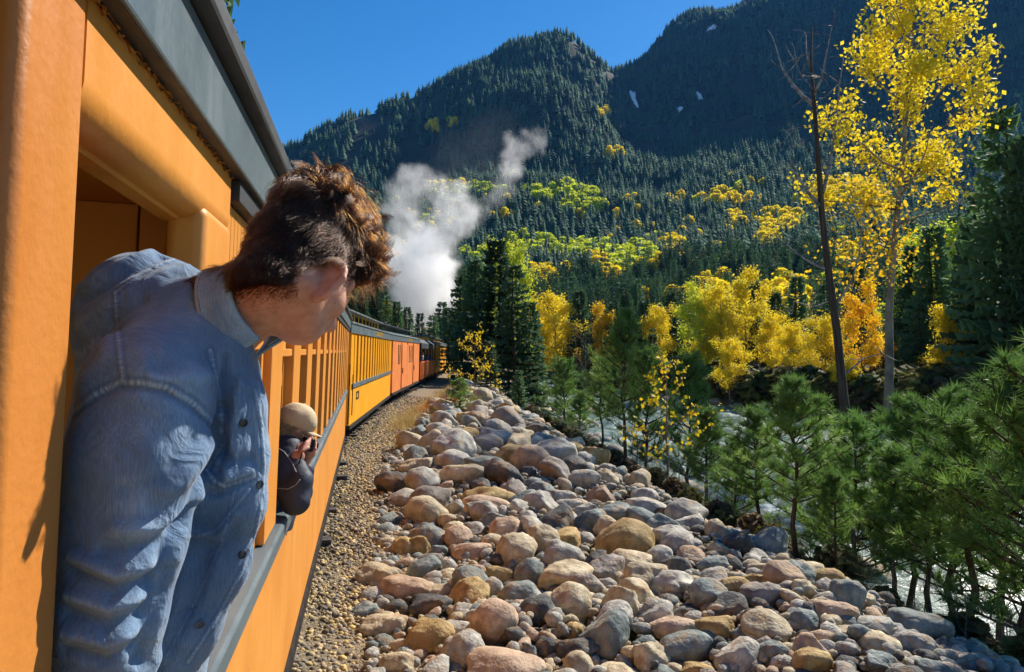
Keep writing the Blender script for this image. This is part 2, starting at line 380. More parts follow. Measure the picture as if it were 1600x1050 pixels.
def fir_mid(seed, h=1.0, wid=.17, whorls=30, bare=.06, droop=.25, dens=1.0, gap=.1):
    """spruce with whorled boughs, each bough a row of small needle sprays; unit height"""
    r = rngs(seed); tri = []
    for k in range(whorls):
        t = (k + r.uniform(-.3, .3)) / whorls; t = min(max(t, 0), .985); z = bare + (1 - bare) * t
        env = wid * ((1 - t) ** .8) * (.75 + .25 * min(1, t * 6 + .3)) + .008
        nb = int(r.randint(7, 11) * dens)
        a0 = r.uniform(0, 6.28)
        for i in range(nb):
            if r.rand() < gap: continue
            a = a0 + 6.283 * i / nb + r.uniform(-.25, .25); Lb = env * r.uniform(.7, 1.18)
            dx, dy = math.cos(a), math.sin(a); px_, py_ = -dy, dx
            m = max(3, int(Lb / .018)); rise = .35 * t - droop * (1 - t)
            for j in range(m):
                q = (j + .6) / m; rr = Lb * q; zz = z + rise * rr + .25 * rr * (q - .4) * (1 if t < .6 else .5)
                wd = (.035 * (1 - .55 * q) + .008) * r.uniform(.7, 1.3) * (.5 + .7 * (1 - t)); ln = .030 * r.uniform(.7, 1.3)
                for sgn in (-1, 1):
                    b = np.array([dx * rr, dy * rr, zz]); tip = b + np.array([dx * ln * .8 + sgn * px_ * wd, dy * ln * .8 + sgn * py_ * wd, -.014 * r.uniform(0, 1.6)])
                    b2 = b + np.array([dx * ln * 1.1, dy * ln * 1.1, .006])
                    tri += [b, tip, b2]
                if j % 2 == 0:
                    b = np.array([dx * rr, dy * rr, zz]); tri += [b, b + np.array([dx * ln, dy * ln, -.028 * r.uniform(.4, 1.2)]), b + np.array([dx * ln * 1.4, dy * ln * 1.4, .012])]
    for a in np.linspace(0, 6.28, 6)[:-1]: tri += [np.array([0, 0, 1.0]), np.array([.012 * math.cos(a), .012 * math.sin(a), .95]), np.array([.012 * math.cos(a + 1), .012 * math.sin(a + 1), .945])]
    V = np.array(tri); return npmesh('spruce_crown', V, np.arange(len(V)).reshape(-1, 3), False)
def trunk_mesh(h, r0, seed, lean=0, n=7, r1=.15, m=9):
    r = rngs(seed); b = MB(); pts = []; x = y = 0
    for i in range(m):
        t = i / (m - 1); pts.append((x + lean * t * h, y, t * h - (.3 if i == 0 else 0))); x += r.uniform(-.01, .01) * h; y += r.uniform(-.01, .01) * h
    b.tube(pts, [r0 * (1 - (1 - r1) * i / (m - 1)) * (1.25 if i == 0 else 1) for i in range(m)], n)
    me = bpy.data.meshes.new('trunk'); me.from_pydata(b.v, [], b.f); me.update()
    me.polygons.foreach_set('use_smooth', np.ones(len(me.polygons), bool)); return me

# broadleaf skeleton: returns branch tube mesh + list of leaf anchor points
def skeleton(seed, h, r0, lean=(0, 0), levels=3, first=.35, nlimb=9, spread=.55, up=.75, twigs=3, limb_len=.42):
    r = rngs(seed); b = MB(); anchors = []
    m = 9; pts = [Vector((lean[0] * h * (i / (m - 1)) + r.uniform(-.008, .008) * h * (i > 0), lean[1] * h * (i / (m - 1)) + r.uniform(-.008, .008) * h * (i > 0), h * i / (m - 1) - (.3 if i == 0 else 0))) for i in range(m)]
    b.tube(pts, [r0 * (1 - .9 * i / (m - 1)) for i in range(m)], 8)
    def branch(p, d, L, rad, lev):
        k = 5; q = [p.copy()]; dd = d.copy()
        for i in range(k):
            dd = (dd + Vector((r.normal() * .16, r.normal() * .16, r.normal() * .1 + .08 * up))).normalized(); q.append(q[-1] + dd * (L / k))
        b.tube(q, [rad * (1 - .75 * i / k) for i in range(k + 1)], 5 if lev < 2 else 3)
        if lev >= levels - 1: anchors.extend([tuple(x) for x in q[1:]])
        else: anchors.extend([tuple(x) for x in q[3:]])
        if lev < levels:
            for j in range(twigs if lev > 0 else twigs + 2):
                i = r.randint(1, k + 1); sd = Vector((r.normal(), r.normal(), r.normal() * .5 + .25 * up)).normalized()
                branch(q[i], (dd * .8 + sd * .9).normalized(), L * r.uniform(.35, .6), rad * .42, lev + 1)
    for j in range(nlimb):
        t = first + (1 - first) * (j + r.uniform(0, .6)) / nlimb; t = min(t, .97)
        i = t * (m - 1); i0 = min(int(i), m - 2); p = pts[i0].lerp(pts[i0 + 1], i - i0)
        a = j * 2.4 + r.uniform(-.5, .5); d = Vector((math.cos(a) * spread, math.sin(a) * spread, up * r.uniform(.3, 1))).normalized()
        branch(p, d, h * limb_len * (1 - t * .62) * r.uniform(.7, 1.15), r0 * .45 * (1 - t * .7), 1)
    me = bpy.data.meshes.new('branches'); me.from_pydata(b.v, [], b.f); me.update(); me.polygons.foreach_set('use_smooth', np.ones(len(me.polygons), bool))
    return me, np.array(anchors)
def leaves_at(anchors, per, size, jit, seed, keep=1.0):
    r = rngs(seed); a = np.repeat(anchors, per, 0); a = a[r.rand(len(a)) < keep] if keep < 1 else a
    c = a + r.normal(size=a.shape) * jit
    return npmesh('leaves', leaf_soup(c, size * r.uniform(.6, 1.25, len(c)), r), np.arange(4 * len(c)).reshape(-1, 4), False)

# ================================================================== FAR FOREST (one mass on the mountains)
far_protos = [proto('far_fir_a', fir_far(1), M_needle_far), proto('far_fir_b', fir_far(2, 8, 8, .22), M_needle_far), proto('far_fir_c', fir_far(3, 10, 8, .15), M_needle_far), proto('far_fir_d', fir_far(4, 7, 9, .25), M_needle_far)]
asp_protos = [proto('far_aspen_a', aspen_far(1), M_asp), proto('far_aspen_b', aspen_far(2), M_asp_lime), proto('far_aspen_c', aspen_far(3), M_asp), proto('far_aspen_d', aspen_far(4), M_asp_lime)]
_rn = rngs(21)
def sample(n, y0, y1, t0=-.5, t1=.95):
    y = np.sqrt(_rn.uniform(y0 ** 2, y1 ** 2, n)); x = _rn.uniform(t0, t1, n) * y
    return x, y
sx, sy = [], []
for n, a, b in ((5600, 105, 330), (17000, 330, 640), (52000, 640, 1330)):
    x, y = sample(n, a, b); sx.append(x); sy.append(y)
sx = np.concatenate(sx); sy = np.concatenate(sy); sz = height(sx, sy)
ppx, ppy = proj(sx, sy, sz + 8)
_s = sx - Xc(sy)
ok = (np.abs(_s) > 6) & ~((_s > 0) & (_s < 31) & (sy < 150))
dn = fbm(np.stack([sx / 60, sy / 60, sx * 0], -1), 3, 51)
ok &= _rn.rand(len(sx)) < np.clip(.85 + dn * .5, .25, 1)
# bare crags and slide paths (real clearings on the slopes)
dn2 = fbm(np.stack([sx / 45, sy / 45, sx * 0], -1), 3, 57)
ok &= ~((sy > 600) & (dn2 > .62))
# snow lying in shaded clearings high on the right mountain
def terrain_hit(px, py, d0=350, d1=1500):
    d_ = ray(px, py); yy = np.linspace(d0, d1, 900); xx = d_.x / d_.y * yy; zz = H + d_.z / d_.y * yy; hh = height(xx, yy); k = np.argmax(hh > zz); return xx[k], yy[k]
snow = []
M_snow = mat('old_snow', [srgb(206, 214, 224), srgb(236, 240, 246)], .7, .3, 5)
for px, py, rx, ry in ((990, 155, 9, 17), (1062, 172, 8, 9), (1110, 46, 12, 5), (1092, 150, 5, 10)):
    x0, y0 = terrain_hit(px, py); wx = rx / F_PX * y0; wy = ry / F_PX * y0 * 1.6; snow.append((x0, y0, wx, wy))
    gx, gy = np.meshgrid(np.linspace(-1, 1, 15), np.linspace(-1, 1, 15)); th = np.arctan2(gy, gx); rad = np.maximum(np.abs(gx), np.abs(gy)); edge = .6 + .5 * fbm(np.stack([np.cos(th) * 1.4, np.sin(th) * 1.4, th * 0 + px], -1), 3, 5)
    ux, uy = np.cos(th) * rad * edge, np.sin(th) * rad * edge; X_ = x0 + ux * wx; Y_ = y0 + uy * wy; Z_ = height(X_, Y_) + 2.5 - 4 * rad ** 4
    ii = np.arange(225).reshape(15, 15); tag(link('snow_patch', npmesh('snow_patch', np.stack([X_, Y_, Z_], -1).reshape(-1, 3), np.stack([ii[:-1, :-1], ii[:-1, 1:], ii[1:, 1:], ii[1:, :-1]], -1).reshape(-1, 4)), M_snow), kind='structure')
    ok &= ~((((sx - x0) / (wx * 1.1)) ** 2 + ((sy - y0) / (wy * 1.2 + 10)) ** 2) < 1)
# aspen stands
def stand(cx, cy, rx, ry): return ((ppx - cx) / rx) ** 2 + ((ppy - cy) / ry) ** 2 < 1 + .9 * vnoise(np.stack([sx / 14, sy / 14, sx * 0], -1), 77)
limes = np.zeros(len(sx), bool); yels = np.zeros(len(sx), bool)
for q in ((870, 298, 55, 12), (905, 318, 32, 10), (760, 296, 45, 7), (830, 380, 45, 14), (770, 392, 50, 12), (905, 385, 45, 12), (745, 400, 30, 12), (975, 405, 22, 16), (1000, 395, 30, 14)): limes |= stand(*q)
for q in ((715, 293, 45, 6), (960, 410, 34, 18), (935, 395, 16, 9), (1010, 400, 24, 14), (1222, 345, 32, 18), (1200, 365, 18, 14), (1050, 385, 22, 12), (1340, 300, 40, 22), (1120, 308, 28, 9), (690, 192, 24, 6), (940, 175, 14, 6), (958, 238, 12, 8), (1150, 340, 12, 10), (1290, 290, 20, 10), (1390, 330, 22, 16), (850, 430, 30, 10), (1100, 440, 40, 16), (1230, 440, 30, 16), (1320, 390, 30, 18), (1470, 400, 26, 24), (1560, 440, 20, 24)): yels |= stand(*q)
_pt = vnoise(np.stack([sx / 22, sy / 22, sx * 0], -1), 88); _lone = (sy < 620) & (_rn.rand(len(sx)) < np.where(_pt > .45, .17, .015)); yels |= _lone & (_pt < .62); limes |= _lone & (_pt >= .62)
mix = _rn.rand(len(sx)); isa = (limes | yels) & (mix < .8) & ok
isf = ok & ~isa
nf = isf.sum()
near_protos = [proto('mid_fir_%d' % k, fir_mid(200 + k, wid=[.15, .18, .13, .2][k], whorls=20, dens=.8), M_needle) for k in range(4)]
hF = np.interp(sy[isf], [100, 200, 330, 640], [8.5, 9.5, 13, 15]) * _rn.uniform(.4, 1.3, nf); wF = hF * _rn.uniform(.95, 1.45, nf)
forest = scatter('conifer_forest', np.stack([sx, sy, sz - .3], -1)[isf], _rn.uniform(0, 6.28, nf), np.stack([wF, wF, hF], -1), _rn.randint(0, 4, nf) + np.where(sy[isf] < 300, 4, 0), far_protos + near_protos)
tag(forest, 'dense dark conifer forest covering the mountain slopes', 'forest', kind='stuff')
na = isa.sum(); hA = _rn.uniform(.55, 1.0, na) * np.interp(sy[isa], [100, 330, 640], [8, 12, 15])
ia = np.where(limes[isa], 1 + 2 * _rn.randint(0, 2, na), 2 * _rn.randint(0, 2, na))
aspens = scatter('aspen_groves', np.stack([sx, sy, sz - .3], -1)[isa], _rn.uniform(0, 6.28, na), np.stack([hA * 1.1, hA * 1.1, hA], -1), ia, asp_protos)
tag(aspens, 'yellow and lime autumn aspen groves among the conifers on the slopes', 'aspen groves', kind='stuff')
# ================================================================== TRAIN
ORANGE = [srgb(212, 136, 52), srgb(221, 146, 60), srgb(228, 155, 70)]
def paint(name, cols, rough=.45, grooves=None, peel=.25, streak=True):
    """old gloss paint over wood: faint brush noise, dull patches, optional vertical board grooves as fine relief"""
    m = mat(name, cols, rough, 1.6, 8, 0, spec=.4, coords='Object')
    t = m.node_tree; N, L = t.nodes, t.links; bs = N['Principled BSDF']; tc = N.new('ShaderNodeTexCoord')
    n1 = N.new('ShaderNodeTexNoise'); n1.inputs['Scale'].default_value = 55; n1.inputs['Detail'].default_value = 8; L.new(tc.outputs['Object'], n1.inputs[0])
    n2 = N.new('ShaderNodeTexNoise'); n2.inputs['Scale'].default_value = 6; n2.inputs['Detail'].default_value = 10; n2.inputs['Roughness'].default_value = .75
    mp = N.new('ShaderNodeMapping'); mp.inputs['Scale'].default_value = (1, 1, .25); L.new(tc.outputs['Object'], mp.inputs[0]); L.new(mp.outputs[0], n2.inputs[0])
    mr = N.new('ShaderNodeMapRange'); mr.inputs[1].default_value = .35; mr.inputs[2].default_value = .75; mr.inputs[3].default_value = rough - .12; mr.inputs[4].default_value = rough + .2
    L.new(n2.outputs['Fac'], mr.inputs[0]); L.new(mr.outputs[0], bs.inputs['Roughness'])
    # chips and grime where the noise peaks
    rp = N.new('ShaderNodeValToRGB'); rp.color_ramp.elements[0].position = .655; rp.color_ramp.elements[0].color = (1, 1, 1, 1); rp.color_ramp.elements[1].position = .74; rp.color_ramp.elements[1].color = (.42, .36, .30, 1)
    L.new(n2.outputs['Fac'], rp.inputs[0])
    old = bs.inputs['Base Color'].links[0].from_socket
    mx = N.new('ShaderNodeMix'); mx.data_type = 'RGBA'; mx.blend_type = 'MULTIPLY'; mx.inputs[0].default_value = .8
    L.new(old, mx.inputs[6]); L.new(rp.outputs[0], mx.inputs[7]); L.new(mx.outputs[2], bs.inputs['Base Color'])
    b = N.new('ShaderNodeBump'); b.inputs['Strength'].default_value = peel; b.inputs['Distance'].default_value = .004
    L.new(n1.outputs['Fac'], b.inputs['Height'])
    last = b
    if grooves:
        sx_ = N.new('ShaderNodeSeparateXYZ'); L.new(tc.outputs['Object'], sx_.inputs[0])
        ml = N.new('ShaderNodeMath'); ml.operation = 'MULTIPLY'; ml.inputs[1].default_value = 1 / grooves; L.new(sx_.outputs[1], ml.inputs[0])
        fr = N.new('ShaderNodeMath'); fr.operation = 'FRACT'; L.new(ml.outputs[0], fr.inputs[0])
        pg = N.new('ShaderNodeMath'); pg.operation = 'PINGPONG'; pg.inputs[1].default_value = .5; L.new(fr.outputs[0], pg.inputs[0])
        cl = N.new('ShaderNodeMapRange'); cl.inputs[1].default_value = 0; cl.inputs[2].default_value = .09; L.new(pg.outputs[0], cl.inputs[0])
        b2 = N.new('ShaderNodeBump'); b2.inputs['Strength'].default_value = .6; b2.inputs['Distance'].default_value = .004
        L.new(cl.outputs[0], b2.inputs['Height']); L.new(b.outputs[0], b2.inputs['Normal']); last = b2
    L.new(last.outputs[0], bs.inputs['Normal'])
    return m
M_or = paint('orange_paint', ORANGE, .46)
M_or_g = paint('orange_paint_boards', ORANGE, .5, .05)
M_post = paint('shaded_orange_paint', [srgb(196, 120, 50), srgb(206, 132, 58), srgb(216, 143, 68)], .42, peel=.4)  # darker copy of coach orange, near post's sun-angle shade partly painted into it
M_yel = paint('yellow_paint', [srgb(236, 156, 14), srgb(242, 166, 22), srgb(246, 174, 34)], .45)
M_red = paint('red_orange_paint', [srgb(220, 124, 60), srgb(228, 134, 70), srgb(234, 145, 82)], .5)
M_red_d = paint('rust_red_paint', [srgb(176, 82, 34), srgb(190, 94, 42), srgb(204, 110, 54)], .55)
M_grey = paint('blue_grey_paint', [srgb(84, 98, 104), srgb(96, 110, 116), srgb(110, 122, 126)], .4)
M_soff = paint('dark_grey_paint', [srgb(38, 42, 46), srgb(50, 54, 58), srgb(62, 66, 70)], .6)
M_roof = mat('roof_canvas', [srgb(70, 78, 82), srgb(96, 106, 108), srgb(124, 134, 134)], .6, 2.2, 6, .2, 12)
M_black = mat('black_iron', [srgb(20, 20, 22), srgb(36, 35, 36), srgb(58, 54, 50)], .65, 7, 5, .3, 30, metal=.3)
M_steel = mat('rail_steel', [srgb(120, 116, 112), srgb(160, 156, 150)], .35, 6, 4, metal=.8)
M_int = mat('interior_boards', [srgb(206, 126, 34), srgb(216, 136, 42), srgb(224, 146, 54)], .6, 1.2, 6, .2, 30, stretch=(1, 1, .3))
M_dark = mat('car_interior_dark', [srgb(56, 36, 22), srgb(80, 52, 30)], .8, 2)
M_blind = mat('green_grey_blind', [srgb(104, 126, 124), srgb(118, 138, 134)], .6, 3)
M_brass = mat('brass', [srgb(190, 150, 60), srgb(220, 184, 90)], .3, 8, 4, metal=1)
M_pole = mat('dark_green_paint', [srgb(50, 66, 56), srgb(70, 86, 72)], .45, 8)
M_gold = mat('gold_lettering', [srgb(206, 160, 62), srgb(222, 178, 84)], .5, 8)
M_tie = mat('old_tie_wood', [srgb(50, 46, 44), srgb(80, 74, 68), srgb(104, 98, 92)], .95, 3, 6, .7, 20, stretch=(1, 6, 6), dist=.02)
def glass_mat():
    m = bpy.data.materials.new('window_glass'); m.use_nodes = True; bs = m.node_tree.nodes['Principled BSDF']
    nz = m.node_tree.nodes.new('ShaderNodeTexNoise'); nz.inputs['Scale'].default_value = 3
    rp = m.node_tree.nodes.new('ShaderNodeValToRGB'); rp.color_ramp.elements[0].color = (.012, .014, .018, 1); rp.color_ramp.elements[1].color = (.04, .045, .055, 1)
    m.node_tree.links.new(nz.outputs['Fac'], rp.inputs[0]); m.node_tree.links.new(rp.outputs[0], bs.inputs['Base Color'])
    bs.inputs['Roughness'].default_value = .08; bs.inputs['Specular IOR Level'].default_value = .6
    return m
M_glass = glass_mat()

def rbox(b, x0, x1, y0, y1, z0, z1, rad=.03, seg=5):
    b.box(x0, x1, y0, y1, z0, z1); b.rad = rad; b.seg = seg
    def bld(name, m, par, smooth=False):
        o = MB.build(b, name, m, par, smooth=True)
        bv = o.modifiers.new('bevel', 'BEVEL'); bv.width = rad; bv.segments = seg; bv.limit_method = 'ANGLE'; bv.harden_normals = True
        return o
    b.build = bld
    return b
def box_obj(name, m, par, *d, bevel=.004):
    return MB().box(*d).build(name, m, par, bevel=bevel)
def text_obj(txt, size, loc, par, m, rot):
    c = bpy.data.curves.new('lettering', 'FONT'); c.body = txt; c.size = size; c.extrude = .002; c.align_x = 'CENTER'; c.align_y = 'CENTER'
    t = bpy.data.objects.new('lettering_source', c); C.objects.link(t); bpy.context.view_layer.update()
    me = bpy.data.meshes.new_from_object(t.evaluated_get(bpy.context.evaluated_depsgraph_get())); bpy.data.objects.remove(t)
    me.materials.clear(); o = link('lettering', me, m, par); o.location = loc; o.rotation_euler = rot
    return o

W2 = 1.25
# shared wheelset / truck meshes
def truck(par, yc):
    t = empty('truck', (0, yc, 0), parent=par)
    b = MB()
    for s in (-1, 1):
        b.box(s * .74 - .05, s * .74 + .05, -1.0, 1.0, .52, .62); b.box(s * .74 - .045, s * .74 + .045, -.55, .55, .34, .42)
        for y in (-.75, .75): b.box(s * .76 - .09, s * .76 + .09, y - .11, y + .11, .42, .62)
        b.box(s * .74 - .04, s * .74 + .04, -.28, -.2, .42, .52); b.box(s * .74 - .04, s * .74 + .04, .2, .28, .42, .52)
    b.box(-.8, .8, -.16, .16, .50, .66)
    b.build('truck_frame', M_black, t)
    wm = None
    for y in (-.75, .75):
        for s in (-1, 1):
            if wm is None:
                m = MB(); n = 20
                for r0, x0, x1 in ((.30, -.05, .0), (.335, .0, .03)):
                    m.prism([(r0 * math.cos(6.283 * i / n), r0 * math.sin(6.283 * i / n)) for i in range(n)], x0, x1, 'x')
                o = m.build('wheel', M_black, t); wm = o.data
            else:
                o = bpy.data.objects.new('wheel', wm); C.objects.link(o); o.parent = t
            o.location = (s * .48, y, .48); o.rotation_euler = (0, 0, 0 if s < 0 else math.pi)
    return t

def clerestory_roof(par, y0, y1, wall_m, eave=3.10, style='orange', m_roof=None):
    m_roof = m_roof or M_roof
    # lower deck roof each side
    for s in (-1, 1):
        pr = [(s * (W2 + .06), eave + .17), (s * (W2 + .06), eave + .21), (s * 1.0, eave + .30), (s * .66, eave + .36), (s * .66, eave + .30), (s * 1.0, eave + .22)]
        MB().prism(pr if s > 0 else pr[::-1], y0, y1).build('roof_deck', m_roof, par)
    pr = [(-.86, eave + .66), (-.5, eave + .74), (0, eave + .77), (.5, eave + .74), (.86, eave + .66), (.86, eave + .62), (-.86, eave + .62)]
    MB().prism(pr, y0 - .05, y1 + .05).build('clerestory_roof', M_roof if style == 'orange' else M_soff, par)
    MB().box(-.66, .66, y0 + .1, y1 - .1, eave + .30, eave + .63).build('clerestory_wall', wall_m if style == 'orange' else M_roof, par)
    n = int((y1 - y0) / (1.0 if style == 'orange' else .62)); dy = (y1 - y0 - .6) / n; pm = None
    for i in range(n):
        yy = y0 + .3 + dy * i
        if pm is None: o = MB().box(.655, .672, 0, dy * .62, eave + .40, eave + .585).build('clerestory_window', M_glass, par); pm = o.data
        else: o = bpy.data.objects.new('clerestory_window', pm); C.objects.link(o); o.parent = par
        o.location = (0, yy, 0)
    for yy in (y0 + 1.5, (y0 + y1) / 2, y1 - 1.5):
        b = MB(); b.tube([(0, yy, eave + .74), (0, yy, eave + .92)], .05, 8); b.tube([(0, yy, eave + .92), (0, yy, eave + .98)], [.1, .05], 8); b.build('roof_vent', M_soff, par)

def windows_bay(par, y, wd, z0, z1, mt, protos):
    """one window between two posts: frame + two panes, set back from the posts"""
    w_ = empty('window', (0, y, 0), parent=par)
    if 'f' not in protos:
        b = MB(); x0, x1 = W2 - .085, W2 - .05
        b.box(x0, x1, 0, .035, z0, z1).box(x0, x1, wd - .035, wd, z0, z1).box(x0, x1 - .003, .035, wd - .035, z1 - .05, z1).box(x0, x1 - .003, .035, wd - .035, z0, z0 + .05).box(x0, x1 + .012, .035, wd - .035, (z0 + z1) / 2 + .1, (z0 + z1) / 2 + .15)
        protos['f'] = b.build('frame', mt, w_).data
        zc = (z0 + z1) / 2
        protos['p'] = MB().box(W2 - .078, W2 - .072, .035, wd - .035, zc + .15, z1 - .05).build('pane', M_glass, w_).data
        protos['q'] = MB().box(W2 - .078, W2 - .072, .035, wd - .035, z0 + .05, zc + .10).build('pane', M_glass, w_).data
    else:
        for nm, k in (('frame', 'f'), ('pane', 'p'), ('pane', 'q')):
            o = bpy.data.objects.new(nm, protos[k]); C.objects.link(o); o.parent = w_
    return w_

def generic_coach(par, L, mt, style, text=None):
    """y from 0 to L, right side detailed"""
    B, BELT, WT, EV = .75, 1.72, 2.86, 3.02
    if style == 'gondola':
        MB().box(-W2, W2, .0, L, B, B + .12).build('floor', M_black, par)
        n = 14; dy = L / n; pm = None
        for s in (1, -1):
            MB().box(s * (W2 - .05) - .02, s * (W2 - .05) + .02, 0, L, B + .12, 1.80).build('side_wall', M_red_d, par)
            MB().box(s * (W2) - .06, s * (W2) + .06, -.02, L + .02, 1.80, 1.88).build('top_rail', M_red_d, par)
        for i in range(n + 1):
            if pm is None: o = MB().box(W2 - .03, W2 + .04, -.06, .06, B, 1.80).build('stake', M_red, par); pm = o.data
            else: o = bpy.data.objects.new('stake', pm); C.objects.link(o); o.parent = par
            o.location = (0, .08 + (L - .16) / n * i, 0)
        for y in (.0, L - .06): MB().box(-W2, W2, y, y + .06, B, 1.9).build('end_wall', M_red_d, par)
        MB().box(-W2, W2, 0.01, .05, 1.9, 2.95).build('end_screen', M_black, par)
        for y in np.linspace(.1, L - .1, 6):
            for s in (1, -1): MB().box(s * W2 - .04, s * W2 + .04, y - .04, y + .04, 1.88, 2.75).build('canopy_post', M_black, par)
        pr = [(-W2 - .05, 2.72), (-W2 - .05, 3.06), (-.9, 3.34), (0, 3.46), (.9, 3.34), (W2 + .05, 3.06), (W2 + .05, 2.72), (W2 + .0, 2.72), (W2, 3.0), (.85, 3.26), (0, 3.38), (-.85, 3.26), (-W2, 3.0), (-W2, 2.72)]
        MB().prism(pr, 0, L).build('canopy', M_soff, par)
        for k in range(3): MB().box(W2 + .05, W2 + .065, 0, L, 2.78 + .09 * k, 2.80 + .09 * k).build('canopy_batten', M_grey, par)
    else:
        MB().box(-W2, W2 - .1, 0, L, B + .1, EV).build('body_core', M_dark, par)
        MB().box(W2 - .1, W2, .0, L, B, BELT - .06).build('lower_panel', mt, par, bevel=.006)
        MB().box(-W2, W2 - .1, -.012, .0, B, EV).build('end_wall', mt, par); MB().box(-W2, W2 - .1, L, L + .012, B, EV).build('end_wall', mt, par)
        MB().box(W2 - .1, W2 + .03, -.02, L + .02, B - .1, B - .003).build('side_sill', M_black, par)
        if style == 'coach':
            MB().box(W2 - .1, W2 + .045, .25, L - .25, BELT - .06, BELT + .04).build('belt_rail', M_grey, par)
            n = 14; dy = (L - 1.7) / n; wd = dy * .52; pm = None; pr = {}
            MB().box(W2 - .1, W2, .0, .5, BELT - .06, EV).build('corner_post', mt, par); MB().box(W2 - .1, W2, L - .5, L, BELT - .06, EV).build('corner_post', mt, par)
            for i in range(n + 1):
                yy = .85 + dy * i - (dy - wd) / 2
                if pm is None: o = MB().box(W2 - .1, W2, 0, dy - wd, BELT + .04, EV).build('window_post', mt, par); pm = o.data
                else: o = bpy.data.objects.new('window_post', pm); C.objects.link(o); o.parent = par
                o.location = (0, yy, 0)
                if i < n: windows_bay(par, yy + dy - wd, wd, BELT + .04, EV - .05, mt, pr)
            for y in (.9, L - .9): pass
            b = MB(); b.tube([(W2 + .05, .12, 1.0), (W2 + .05, .12, 2.0)], .014, 6); b.build('grab_rail', M_black, par)
            pl = MB().box(W2, W2 + .008, 1.2, 1.75, 1.30, 1.52).build('builder_plate', M_black, par); MB().box(W2 + .008, W2 + .012, 1.28, 1.5, 1.36, 1.46).build('plate_emblem', M_gold, pl)
        elif style == 'boxed':
            # closed orange car: flat panels, two wide doors, slit windows
            edges = [0, .9, 3.3, 5.7, 6.6, 9.0, L - .9, L]
            for a, b_ in zip(edges[:-1], edges[1:]):
                MB().box(W2 - .1, W2, a + .006, b_ - .006, BELT - .055, EV).build('upper_panel', mt, par, bevel=.004)
            for y in (3.35, 9.05):
                d = MB().box(W2, W2 + .04, y, y + 2.2, B + .04, EV - .12).build('sliding_door', mt, par, bevel=.006)
                MB().box(W2 + .04, W2 + .07, y + .1, y + .16, 1.5, 1.75).build('handle', M_black, d)
            for y in (1.9, 2.5, 6.8, 7.6, 8.3):
                o = MB().box(W2 - .02, W2 + .004, y, y + .28, 1.95, 2.85).build('slit_window', M_glass, par)
            for y in (3.2, 5.65, 8.9, 11.3): MB().box(W2, W2 + .03, y, y + .12, B, EV - .02).build('door_post', M_red_d, par)
        # letterboard
        lb = MB().box(-W2 - .02, W2 + .035, -.3, L + .3, EV, EV + .23).build('letterboard', M_grey, par, bevel=.004)
        if text: text_obj(text, .2, (W2 + .039, L * .55, EV + .115), par, M_gold, (R(90), 0, R(90)))
        clerestory_roof(par, -.35, L + .35, mt, EV + .06, 'orange' if style == 'coach' else 'white')
    # underframe
    b = MB(); b.box(-1.0, 1.0, .2, L - .2, B - .2, B - .1)
    for s in (-.9, .9): b.tube([(s, 1.2, B - .12), (s, L * .35, .38), (s, L * .65, .38), (s, L - 1.2, B - .12)], .02, 6)
    b.box(.5, 1.05, L * .42, L * .52, .40, .68); b.build('underframe', M_black, par)
    truck(par, 1.9); truck(par, L - 1.9)

def place_car(name, y0, y1, roll, label, group='coaches of the orange train'):
    p0 = Vector((float(Xc(y0)), y0, 0)); p1 = Vector((float(Xc(y1)), y1, 0)); d = p1 - p0
    e = empty(name, p0, (0, R(roll), math.atan2(-d.x, d.y))); tag(e, label, 'train car', group)
    return e, d.length
e, L_ = place_car('passenger_coach', 17.1, 29.2, 1.6, 'yellow orange coach with many narrow windows, second car ahead, small dark plate on its side')
generic_coach(e, L_, M_yel, 'coach', 'DURANGO & SILVERTON')
e, L_ = place_car('baggage_car', 30.2, 43.0, 1.2, 'closed red orange car with flat panels and slit windows')
generic_coach(e, L_, M_red, 'boxed', 'DURANGO & SILVERTON')
gond, L_ = place_car('open_gondola_car', 44.1, 57.0, 1.0, 'open sided rust red gondola car with black canopy and standing passengers')
generic_coach(gond, L_, M_red_d, 'gondola'); GL = L_
e, L_ = place_car('passenger_coach', 58.0, 70.0, .6, 'distant yellow coach just ahead of the open gondola car')
generic_coach(e, L_, M_yel, 'coach')
e, L_ = place_car('passenger_coach', 71.0, 83.0, .3, 'farthest visible yellow coach where the train disappears behind the bushes')
generic_coach(e, L_, M_yel, 'coach')

# ---------------------------------------------------------------- the first coach, photographed from its own window
ROLL1 = math.atan(.035)
e1 = empty('passenger_coach', R1 * -CAM_LAT, (0, ROLL1, TH1))
tag(e1, 'orange wooden coach filling the near side, window posts and grey sill beside the leaning people', 'train car', 'coaches of the orange train')
Y0, Y1 = -2.6, 15.85
def yl(Y): return 1.021 * Y + .081
BELT, WT, EV = 1.77, 2.86, 3.02
# lower wall panels, each a piece with a visible joint
pj = [Y0, .4, 2.35, 4.3, 6.25, 8.2, 10.15, 12.1, 14.05, Y1]
for a, b_ in zip(pj[:-1], pj[1:]):
    MB().box(W2 - .09, W2, a + .0025, b_ - .0025, .75, BELT - .095).build('wall_panel', M_or_g if b_ < 3 else M_or, e1, bevel=.004)
MB().box(W2 - .12, W2 + .02, Y0, Y1, .64, .748).build('side_sill', M_black, e1)
# grey belt rail with sloping top
MB().prism([(W2 - .09, BELT - .093), (W2 + .034, BELT - .093), (W2 + .038, BELT - .02), (W2 + .026, BELT - .008), (W2 - .09, BELT)], Y0, Y1 - .3).build('belt_rail', M_grey, e1, bevel=.005)
